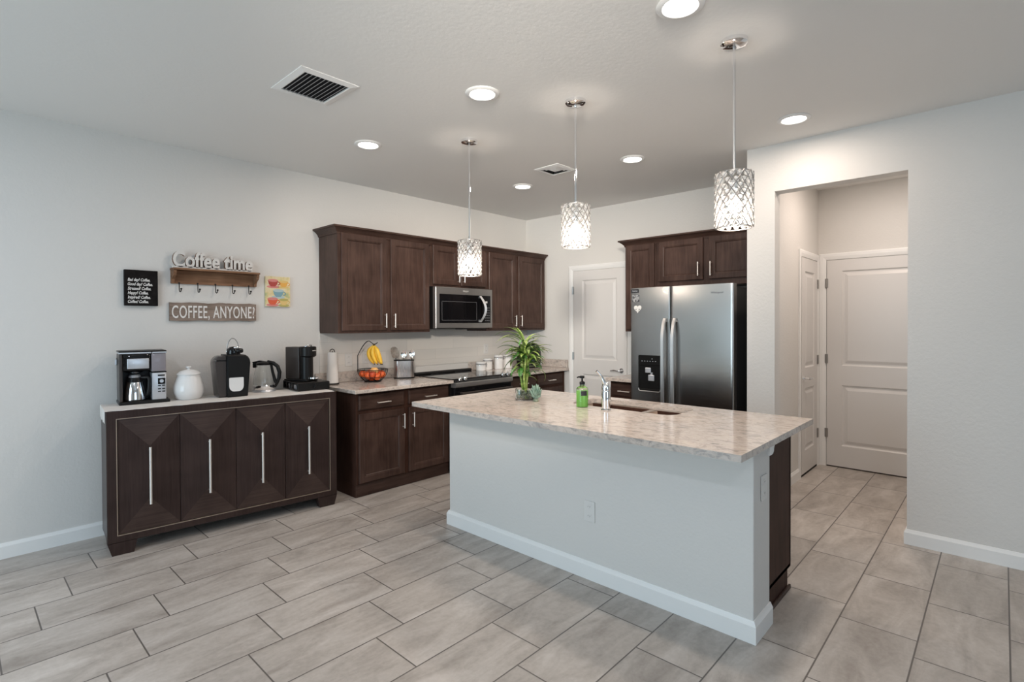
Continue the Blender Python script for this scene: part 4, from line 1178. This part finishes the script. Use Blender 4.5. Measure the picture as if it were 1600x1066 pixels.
for k in range(5):
    x = 0.052 + k * 0.1225
    h = MB(); zo = -0.020
    h.box(x - 0.005, x + 0.005, -0.018, -0.0142, 0.0005, 0.012)
    h.tube([(x, -0.018, 0.008), (x, -0.019, -0.020 + zo), (x, -0.024, -0.036 + zo), (x + 0.002, -0.034, -0.040 + zo), (x + 0.004, -0.044, -0.034 + zo), (x + 0.005, -0.048, -0.022 + zo)], 0.0034, 8)
    h.ball((x + 0.005, -0.048, -0.018 + zo), 0.0072, 12)
    h.build('hook', BLACKW, sh, True)

sg = thing('wooden_sign', 'weathered plank sign reading COFFEE, ANYONE? below the hook shelf', 'sign', (-3.957, -0.0005, 1.452))
rng = random.Random(11)
top = [(0.609 * k / 24, 0.138 - 0.003 * math.sin(k * 0.8) + rng.uniform(-0.002, 0.002)) for k in range(25)]
bot = [(0.609 * k / 24, 0.002 + 0.003 * math.sin(k * 0.7 + 2) + rng.uniform(-0.002, 0.002)) for k in range(25)]
MB().prism(bot + top[::-1], 'y', -0.020, 0.0).build('plank', SIGNW, sg)
text_mb('COFFEE, ANYONE?', 0.132, 0.002, 0.0010, 0.0, 1.08, at=(0.014, -0.0195, 0.024), lim_w=0.582).build('lettering', LETW, sg)

ar = thing('canvas_art', 'small bright canvas painting of teacups near the cabinets', 'painting', (-3.272, -0.0005, 1.573))
MB().box(0, 0.207, -0.018, 0, 0, 0.252, 0.002, 1).build('canvas', noise_mat('cream_yellow_paint', [(0.32, (0.42, 0.48, 0.25)), (0.45, (0.72, 0.60, 0.30)), (0.55, (0.75, 0.66, 0.45)), (0.7, (0.78, 0.72, 0.60))], 14, 0.7), ar)
def ell(m_, cx, cz, rx, rz_, lay, n=20):
    m_.prism([(cx + rx * math.cos(2 * PI * k / n), cz + rz_ * math.sin(2 * PI * k / n)) for k in range(n)], 'y', -0.0182 - lay * 0.0003, -0.0178)
def cup(name, cx, cz, s, cols, hs):
    m_ = MB()
    m_.mi = 0; ell(m_, cx, cz - 0.030 * s, 0.052 * s, 0.012 * s, 1)
    m_.mi = 1; m_.prism([(cx - 0.042 * s, cz + 0.022 * s), (cx + 0.042 * s, cz + 0.022 * s), (cx + 0.034 * s, cz - 0.010 * s), (cx + 0.018 * s, cz - 0.028 * s), (cx - 0.018 * s, cz - 0.028 * s), (cx - 0.034 * s, cz - 0.010 * s)], 'y', -0.0188, -0.0178)
    m_.mi = 2; ell(m_, cx, cz + 0.022 * s, 0.042 * s, 0.012 * s, 3)
    m_.mi = 1; m_.tube([(cx + hs * (0.038 + 0.020 * math.sin(PI * q / 8)) * s, -0.0184, cz + (0.014 - 0.030 * q / 8) * s) for q in range(9)], 0.0038 * s, 6)
    m_.build(name, cols, ar)
P1 = lambda n, c: mat(n, c, 0.6)
RED, RED2, ORG, ORG2 = P1('paint_red', (0.42, 0.06, 0.05)), P1('paint_pink', (0.66, 0.24, 0.22)), P1('paint_orange', (0.76, 0.40, 0.08)), P1('paint_gold', (0.72, 0.52, 0.20))
BLU, BLU2, CRM, VER, GRN = P1('paint_blue', (0.20, 0.36, 0.42)), P1('paint_pale_blue', (0.42, 0.54, 0.56)), P1('paint_cream', (0.74, 0.66, 0.56)), P1('paint_vermilion', (0.72, 0.12, 0.05)), P1('paint_olive', (0.46, 0.40, 0.12))
cup('painted_cup', 0.062, 0.196, 1.0, [RED2, RED, RED2], 1)
cup('painted_cup', 0.150, 0.192, 0.9, [ORG2, ORG, ORG2], 1)
cup('painted_cup', 0.106, 0.112, 1.05, [BLU2, BLU, BLU2], 1)
cup('painted_cup', 0.058, 0.044, 1.0, [RED2, VER, RED2], 1)
cup('painted_cup', 0.150, 0.040, 0.9, [GRN, ORG2, GRN], 1)

# ================================================================ on the left worktop
ZW = ZC + 0.0006
tp = thing('paper_towel_holder', 'paper towel roll on an upright dark holder near worktop end', 'paper towels', (-2.742, -0.125, ZW))
MB().lathe([(0.0, 0.0), (0.056, 0.0), (0.058, 0.004), (0.054, 0.010), (0.0, 0.012)], 32).build('base', BLACKW, tp, True)
m = MB(); m.tube([(0, 0, 0.0), (0, 0, 0.292)], 0.005, 10)
m.tube([(-0.016, 0.012, 0.286), (-0.013, 0.010, 0.303), (0, 0, 0.311), (0.013, -0.010, 0.303), (0.016, -0.012, 0.286)], 0.004, 8)
m.build('post', BLACKW, tp, True)
m = MB(); m.lathe([(0.012, 0.0125), (0.050, 0.0125), (0.048, 0.10), (0.043, 0.20), (0.040, 0.284), (0.012, 0.284), (0.012, 0.0125)], 40); m.build('paper_roll', PAPER, tp, True)

fb = thing('fruit_basket', 'black wire fruit basket with tall banana hook', 'fruit basket', (-2.385, -0.205, ZW))
RB, RBB, HB = 0.138, 0.066, 0.112
def brad(z): f = z / HB; return RBB + (RB - RBB) * (math.sin(f * PI / 2) ** 0.85)
m = MB()
for z, rr__ in ((HB, 0.0038), (HB - 0.012, 0.0022), (0.004, 0.0042), (0.045, 0.002)):
    m.tube([(brad(z) * math.cos(2 * PI * k / 48), brad(z) * math.sin(2 * PI * k / 48), z) for k in range(49)], rr__, 6)
for q in range(16):
    a_ = 2 * PI * q / 16
    m.tube([(brad(HB * k / 8) * math.cos(a_), brad(HB * k / 8) * math.sin(a_), 0.004 + (HB - 0.004) * k / 8) for k in range(9)], 0.0019, 6)
for q in range(4):
    a_ = PI * q / 4; m.tube([(-RBB * math.cos(a_), -RBB * math.sin(a_), 0.004), (RBB * math.cos(a_), RBB * math.sin(a_), 0.004)], 0.0019, 6)
m.build('wire_bowl', BLACKW, fb, True)
hx, hy = -0.095, 0.100
m = MB(); pts = [(hx, hy, 0.10), (hx, hy, 0.24)]
for k in range(1, 9):
    f = k / 8; pts.append((hx + (0.075 - 0.0) * f * 0.98, hy - 0.080 * f, 0.24 + 0.135 * math.sin(f * PI / 2)))
pts += [(0.0, 0.0, 0.352), (0.010, -0.010, 0.342), (0.026, -0.028, 0.352), (0.032, -0.034, 0.362)]
m.tube(pts, 0.0040, 8); m.build('hook_post', BLACKW, fb, True)

bc = thing('banana_bunch', 'ripe banana bunch hanging from the fruit basket hook', 'bananas', (-2.385 + 0.010, -0.205 - 0.010, ZW))
Rd = Vector((0.68, -0.73, 0)); Fd = Vector((0.73, 0.68, 0))
for q, (off, dep, bow, dx_) in enumerate(((-0.022, 0.012, -0.040, 0.022), (-0.004, -0.010, -0.022, 0.040), (0.010, 0.010, -0.012, 0.052), (0.020, -0.012, -0.002, 0.060))):
    pts = []; rad = []
    for k in range(13):
        f = k / 12
        p_ = Rd * (off * min(1, f * 4) + bow * math.sin(PI * f) + dx_ * f * 0.9) + Fd * (dep * min(1, f * 3))
        p_ = p_ + Vector((0, 0, 0.338 - 0.175 * f))
        pts.append(p_); rad.append(0.006 + 0.0135 * (math.sin(PI * min(1, max(0, (f - 0.06) / 0.92))) ** 0.45) if 0.06 < f < 0.98 else 0.0055)
    bn = MB().tube(pts, rad, 10).build('banana', BANANA, bc, True, ang=70)
    e = pts[-1]; MB().tube([e, e + Vector((0.004, -0.004, -0.008))], [0.0058, 0.004], 8).build('tip', BTIP, bn, True)
MB().lathe([(0.0, 0.0), (0.010, 0.0), (0.012, 0.012), (0.006, 0.020), (0.0, 0.02)], 12, (0, 0, 0.330)).build('crown', BTIP, bc, True)

fruit = [('apple', YAPPLE, (0.0, -0.028, 0.098), 0.038, 'pale yellow apple on top of the wire basket fruit', 'apple', None),
         ('orange', ORANGE, (-0.062, -0.020, 0.062), 0.036, None, 'orange', 1), ('orange', ORANGE, (0.060, -0.055, 0.066), 0.037, None, 'orange', 1),
         ('orange', ORANGE, (0.074, 0.028, 0.070), 0.036, None, 'orange', 1), ('orange', ORANGE, (0.0, -0.072, 0.050), 0.035, None, 'orange', 1),
         ('orange', ORANGE, (0.010, 0.075, 0.070), 0.036, None, 'orange', 1), ('orange', ORANGE, (-0.068, 0.060, 0.074), 0.034, None, 'orange', 1),
         ('apple', APPLE, (-0.008, 0.004, 0.041), 0.036, None, 'apple', 2), ('apple', APPLE, (-0.052, -0.078, 0.074), 0.032, None, 'apple', 2)]
for nm, mt, p_, r_, lb, ct_, g in fruit:
    m = MB()
    if nm == 'orange': m.ball((0, 0, 0), r_, 20, 0.95)
    else: m.lathe([(0.0, r_ * 0.72), (r_ * 0.25, r_ * 0.86), (r_ * 0.6, r_ * 0.84), (r_ * 0.92, r_ * 0.45), (r_, 0.05 * r_), (r_ * 0.9, -r_ * 0.45), (r_ * 0.55, -r_ * 0.86), (r_ * 0.2, -r_ * 0.9), (0.0, -r_ * 0.8)], 24)
    o_ = m.build(nm, mt, None, True, loc=(-2.385 + p_[0], -0.205 + p_[1], ZW + p_[2]), ang=80)
    if g == 1: tag(o_, 'orange lying in the black wire basket', ct_, 'oranges in the wire basket')
    elif g == 2: tag(o_, 'red apple low in the black wire basket', ct_, 'red apples in the wire basket')
    else: tag(o_, lb, ct_)

cr = thing('utensil_crock', 'oval brushed steel utensil crock beside the range', 'utensil holder', (-2.015, -0.175, ZW), -0.50)
m = MB()
def ov(k, z): return [(x * k, y * k, z) for x, y in rrect(-0.098, 0.098, -0.055, 0.055, 0.045, 8)]
m.loops([ov(0.99, 0.013), ov(1.0, 0.02), ov(1.0, 0.172), ov(0.97, 0.172), ov(0.97, 0.02)], True, True); m.build('body', brushed('crock_steel', (0.46, 0.42, 0.40), 0.28, 'z'), cr, True)
m = MB(); m.loops([ov(1.01, 0.0), ov(1.02, 0.004), ov(1.01, 0.0128), ov(0.98, 0.0129)]); m.build('base', BLACK, cr, True)
m = MB(); m.loops([ov(0.975, 0.1722), ov(1.01, 0.1722), ov(1.012, 0.180), ov(0.975, 0.180), ov(0.975, 0.1722)], False, False); m.build('rim', BLACK, cr, True)
def utensil(name, label, cat, bx, lean, head, m_, hr):
    t_ = thing(name, label, cat, (-2.015, -0.175, ZW))
    d0 = Vector((bx[0], bx[1], 0.03)); d1 = Vector((bx[0] + lean[0], bx[1] + lean[1], head))
    MB().tube([d0, d0.lerp(d1, 0.5), d1], [0.0045, 0.004, 0.0045], 8).build('handle', m_, t_, True)
    m2 = MB(); ax = (d1 - d0).normalized()
    n_ = Vector((-0.60, -0.75, 0.25)).normalized(); sd = ax.cross(n_).normalized()
    rings = []
    for k in range(9):
        f = k / 8; w_ = hr * math.sin(PI * min(max(f, 0.06), 0.97)) ** 0.6; c_ = d1 + ax * (f * hr * 2.7)
        rings.append([c_ + sd * (w_ * math.cos(2 * PI * j / 14)) + n_ * (0.0025 * math.sin(2 * PI * j / 14) - 0.010 * (1 - (math.cos(2 * PI * j / 14)) ** 2) * math.sin(PI * f)) for j in range(14)])
    m2.loops(rings); m2.build('spoon_bowl', m_, t_, True)
    return t_
utensil('serving_spoon', 'polished serving spoon in the crock, upright beside the wide turner', 'spoon', (-0.02, 0.01), (0.012, -0.012), 0.200, CHROME, 0.027)
utensil('serving_spoon', 'polished serving spoon on the crock side nearest the range', 'spoon', (0.03, -0.035), (0.018, -0.018), 0.206, CHROME, 0.027)
tn = thing('spatula', 'dull wide slotted turner leaning out of the utensil crock', 'spatula', (-2.015, -0.175, ZW))
MB().tube([(-0.03, 0.035, 0.03), (-0.062, 0.050, 0.20)], 0.004, 8).build('handle', BRONZE, tn, True)
mm = MB(); L = []
for (k, f) in ((0.024, 0.0), (0.034, 0.02), (0.037, 0.065), (0.032, 0.095), (0.014, 0.108)):
    c_ = Vector((-0.064 - 0.12 * f, 0.052 + 0.05 * f, 0.200 + f)); sd = Vector((0.68, -0.73, 0))
    L.append([c_ - sd * k + Fd * 0.0015, c_ + sd * k + Fd * 0.0015, c_ + sd * k - Fd * 0.0015, c_ - sd * k - Fd * 0.0015])
mm.loops(L); mm.build('blade', noise_mat('dull_metal', [(0.3, (0.20, 0.175, 0.155)), (0.7, (0.42, 0.38, 0.34))], 25, 0.4, metal=0.5), tn)

# ================================================================ on the corner worktop
def canister(x, y, r_, h, label):
    t_ = thing('canister', label, 'canister', (x, y, ZW), -0.8, 'white clamp-lid canisters')
    MB().lathe([(0.0, 0.0), (r_ - 0.003, 0.0), (r_, 0.004), (r_, h - 0.032), (r_ - 0.003, h - 0.028), (0.0, h - 0.028)], 36).build('body', CERAM, t_, True)
    MB().lathe([(r_ + 0.001, h - 0.030), (r_ + 0.002, h - 0.024), (r_ - 0.002, h - 0.0225), (0.0, h - 0.0225)], 36).build('gasket', GREYM, t_, True)
    MB().lathe([(0.0, h - 0.022), (r_ + 0.002, h - 0.022), (r_ + 0.002, h - 0.010), (r_ - 0.010, h), (0.0, h + 0.001)], 36).build('lid', CERAM, t_, True)
    m_ = MB(); m_.tube([(r_ + 0.003, -0.012, h - 0.012), (r_ + 0.010, -0.012, h - 0.030), (r_ + 0.004, -0.012, h - 0.055), (r_ + 0.004, 0.012, h - 0.055), (r_ + 0.010, 0.012, h - 0.030), (r_ + 0.003, 0.012, h - 0.012)], 0.0024, 6)
    m_.tube([((r_ + 0.0025) * math.cos(2 * PI * k / 36), (r_ + 0.0025) * math.sin(2 * PI * k / 36), h - 0.040) for k in range(37)], 0.0018, 6)
    m_.build('clamp', CHROME, t_, True)
canister(-0.935, -0.135, 0.056, 0.100, 'shortest white clamp-lid canister, next to the range')
canister(-0.800, -0.105, 0.053, 0.130, 'second-shortest white clamp-lid canister, partly behind the shortest')
canister(-0.655, -0.140, 0.053, 0.165, 'tall slim white clamp-lid canister in the middle of the row')
canister(-0.505, -0.140, 0.060, 0.163, 'tall wide white clamp-lid canister beside the black air fryer')
af = thing('air_fryer', 'rounded black countertop air fryer in the corner behind plant', 'air fryer', (-0.225, -0.235, ZW), -0.80)
m = MB(); m.lathe([(0.0, 0.0), (0.125, 0.0), (0.140, 0.01), (0.150, 0.08), (0.148, 0.18), (0.125, 0.255), (0.080, 0.285), (0.0, 0.290)], 40); m.build('body', BLACK, af, True)
m = MB(); m.box(-0.085, 0.085, -0.152, -0.10, 0.015, 0.135, 0.012, 2); bk = m.build('basket', BLACKG, af, True)
m = MB(); m.box(-0.014, 0.014, -0.205, -0.150, 0.075, 0.105, 0.008, 2); m.build('handle', BLACK, bk, True)
m = MB(); m.box(0.138, 0.152, -0.03, 0.03, 0.02, 0.14, 0.004, 1); m.box(-0.105, -0.09, -0.135, -0.115, 0.02, 0.15, 0.004, 1); m.build('side_trim', SILVER, af)

# ================================================================ on the island
ZI = ZC + 0.0006
sp_ = thing('soap_bottle', 'green liquid soap bottle with black pump by the faucet', 'soap bottle', (-2.318, -2.512, ZI), 0.3)
MB().lathe([(0.0, 0.0), (0.034, 0.0), (0.0375, 0.004), (0.0375, 0.112), (0.034, 0.122), (0.020, 0.130), (0.015, 0.134), (0.015, 0.142), (0.0, 0.142)], 36).build('bottle', mat('clear_bottle', (0.85, 0.95, 0.82), 0.04, trans=1.0, ior=1.4), sp_, True)
MB().lathe([(0.0, 0.003), (0.034, 0.003), (0.0355, 0.006), (0.0355, 0.102), (0.0, 0.103)], 36).build('liquid', GREENS, sp_, True)
m = MB(); m.lathe([(0.0, 0.1422), (0.017, 0.1422), (0.017, 0.158), (0.008, 0.162), (0.006, 0.164), (0.006, 0.180), (0.014, 0.182), (0.014, 0.197), (0.0, 0.198)], 24)
m.tube([(0.0, 0.0, 0.190), (-0.02, 0.02, 0.190), (-0.026, 0.026, 0.186)], [0.006, 0.005, 0.004], 10); m.build('pump', BLACK, sp_, True)
m = MB(); L = []
for q in range(9):
    a_ = PI + 0.1 + q * 0.13; L.append([(0.0381 * math.cos(a_), 0.0381 * math.sin(a_), z) for z in (0.074, 0.104)])
for q in range(8): m.add(L[q] + L[q + 1], [(0, 1, 3, 2)])
m.build('sticker', STICK, sp_)

fc = thing('faucet', 'chrome pull-out kitchen faucet rising before the sink bowls', 'faucet', (-2.335, -2.700, ZI))
MB().lathe([(0.0, 0.0), (0.030, 0.0), (0.031, 0.004), (0.027, 0.010), (0.0, 0.011)], 32).build('base_ring', CHROME, fc, True)
MB().lathe([(0.0, 0.0112), (0.0255, 0.0112), (0.0265, 0.05), (0.0265, 0.115), (0.025, 0.120), (0.0, 0.121)], 32).build('body', CHROME, fc, True)
m = MB(); m.lathe([(0.0, 0.1212), (0.0265, 0.1212), (0.027, 0.140), (0.022, 0.160), (0.012, 0.172), (0.0, 0.175)], 32)
m.tube([(-0.008, 0.004, 0.165), (-0.014, 0.010, 0.185), (-0.018, 0.018, 0.205), (-0.030, 0.030, 0.225), (-0.042, 0.040, 0.240)], [0.013, 0.011, 0.008, 0.0075, 0.0085], 14)
m.build('lever', CHROME, fc, True)
m = MB(); m.tube([(0.84 * d_, 0.54 * d_, z) for d_, z in ((0.010, 0.095), (0.035, 0.125), (0.075, 0.142), (0.120, 0.142), (0.155, 0.125), (0.168, 0.100))], [0.020, 0.018, 0.017, 0.017, 0.018, 0.018], 16)
m.build('spout', CHROME, fc, True)

vz = thing('glass_vase', 'low clear glass vase of pebbles holding lucky bamboo', 'vase', (-2.330, -2.045, ZI), -0.82)
def vr(k, z): return [(x * k, y * k, z) for x, y in rrect(-0.074, 0.074, -0.050, 0.050, 0.040, 6)]
m = MB(); m.loops([vr(0.90, 0.0), vr(1.02, 0.010), vr(1.06, 0.035), vr(1.0, 0.068), vr(0.98, 0.078), vr(0.94, 0.078), vr(0.96, 0.068), vr(1.01, 0.035), vr(0.97, 0.012), vr(0.86, 0.006)], True, True)
m.build('glass_bowl', GLASS, vz, True)
pb = MB(); rng = random.Random(5)
for q in range(190):
    for tr in range(20):
        x, y = rng.uniform(-0.062, 0.062), rng.uniform(-0.040, 0.040)
        if (abs(x) - 0.036) < 0 or (abs(y) - 0.016) < 0 or math.hypot(abs(x) - 0.036, abs(y) - 0.016) < 0.024: break
    pb.ball((x, y, rng.uniform(0.015, 0.066)), rng.uniform(0.0065, 0.0095), 8, 0.8)
po = pb.build('pebbles', PEBBLE, None, True, loc=(-2.330, -2.045, ZI), rot=(0, 0, -0.82))
tag(po, 'mixed green and tan pebbles filling the glass vase', 'pebbles', kind='stuff')

bp = thing('lucky_bamboo', 'bundle of lucky bamboo stalks with yellow-green leaves in vase', 'plant', (-2.330, -2.045, ZI))
rng = random.Random(21)
tops = []
for q, (rx_, fx_, h) in enumerate(((-0.016, 0.006, 0.33), (0.002, -0.012, 0.37), (0.016, 0.004, 0.31), (-0.004, 0.014, 0.26), (0.010, 0.016, 0.29))):
    pts = []; rad = []
    for k in range(15):
        f = k / 14
        p_ = Rd * (rx_ * (1 + 0.5 * f) - 0.010 + 0.006 * math.sin(f * 9 + q)) + Fd * (fx_ * (1 + 0.4 * f) + 0.005 * math.cos(f * 8 + q)); p_ = p_ + Vector((0, 0, 0.012 + (h - 0.012) * f))
        pts.append(p_); rad.append(0.0078 if k % 4 else 0.0098)
    MB().tube(pts, rad, 10).build('stalk', STALK, bp, True, ang=60)
    tops.append((pts[-1], pts[-4], pts[-7]))


def leaf(m_, base, d_, length, width, droop, up):
    d_ = Vector((d_.x, d_.y, 0)).normalized(); sd = Vector((-d_.y, d_.x, 0))
    n = 8; L = []; p_ = Vector(base); ang = up
    for k in range(n + 1):
        f = k / n; w_ = width * (math.sin(PI * min(1.0, 0.08 + 0.92 * f)) ** 0.7) if f < 1 else 0.0004
        ax = d_ * math.cos(ang) + Vector((0, 0, math.sin(ang))); nr = d_ * -math.sin(ang) + Vector((0, 0, math.cos(ang)))
        L.append([p_ - sd * w_ + nr * w_ * 0.35, p_ - nr * 0.0004, p_ + sd * w_ + nr * w_ * 0.35, p_ + nr * 0.0006])
        p_ = p_ + ax * (length / n); ang -= droop / n
    m_.loops(L)


fo = MB()
def VV(a_): return Rd * math.cos(a_) + Fd * math.sin(a_)
for (tp_, md, lo) in tops:
    for k in range(11):
        a_ = rng.uniform(0, 2 * PI); fo.mi = 0 if rng.random() < 0.72 else 1
        leaf(fo, tp_ + Vector((0, 0, rng.uniform(-0.02, 0.02))), VV(a_), rng.uniform(0.13, 0.20), rng.uniform(0.010, 0.015), rng.uniform(1.2, 2.3), rng.uniform(0.7, 1.4))
    for k in range(7):
        a_ = rng.uniform(0, 2 * PI); fo.mi = 1 if rng.random() < 0.6 else 0
        leaf(fo, md, VV(a_), rng.uniform(0.10, 0.17), rng.uniform(0.011, 0.017), rng.uniform(1.2, 2.4), rng.uniform(0.4, 1.1))
    for k in range(2):
        leaf(fo, lo, VV(rng.uniform(0, 2 * PI)), rng.uniform(0.08, 0.12), 0.009, rng.uniform(1.0, 2.2), rng.uniform(0.2, 1.0))
fo.mi = 0
for (a_, ln, up, dr_) in ((PI * 0.97, 0.26, 1.25, 2.0), (PI * 1.02, 0.24, 1.05, 2.1), (PI * 0.9, 0.22, 1.45, 1.6), (PI * 1.1, 0.23, 1.2, 2.2), (0.05, 0.20, 0.8, 1.5), (-0.15, 0.19, 0.6, 1.1), (0.25, 0.21, 0.9, 1.3), (0.3, 0.17, 1.3, 0.9)):
    leaf(fo, tops[1][0] if abs(a_) > 2 else tops[2][0], VV(a_), ln, 0.012, dr_, up)
for k in range(3): leaf(fo, tops[1][0], VV(PI * (0.75 + 0.2 * k)), 0.16, 0.012, 0.9, 1.45)
fo.mi = 0; leaf(fo, tops[2][2] + Rd * 0.02, VV(-0.1), 0.17, 0.010, 3.2, 0.9); leaf(fo, tops[0][2], VV(PI), 0.10, 0.009, 2.8, 0.6)
fo.build('foliage', [LEAFL, LEAFD], bp, True, ang=50)

su = thing('succulent', 'grey-green succulent leaning on the glass vase rim', 'plant', tuple(Vector((-2.330, -2.045, ZI)) + Rd * 0.066 - Fd * 0.076), 0)
MB().lathe([(0.0, 0.0), (0.020, 0.0), (0.022, 0.006), (0.018, 0.018), (0.0, 0.02)], 16).build('base', PEBBLE, su, True)
m = MB(); rng = random.Random(8)
for q in range(34):
    a_ = rng.uniform(0, 2 * PI); z = rng.uniform(0.012, 0.082); rr_ = 0.010 * (1 - z / 0.12)
    d_ = VV(a_); p0 = d_ * rr_ + Vector((0, 0, z)); up = rng.uniform(0.4, 1.2); ln = rng.uniform(0.036, 0.056)
    p1 = p0 + (d_ * math.cos(up) + Vector((0, 0, math.sin(up)))) * ln * 0.5; p2 = p0 + (d_ * math.cos(up + 0.3) + Vector((0, 0, math.sin(up + 0.3)))) * ln
    m.tube([p0, p1, p2], [0.005, 0.0085, 0.0016], 8)
m.tube([(0, 0, 0.01), (0, 0, 0.07)], 0.006, 8)
m.build('leaves', SUCC, su, True, ang=60)
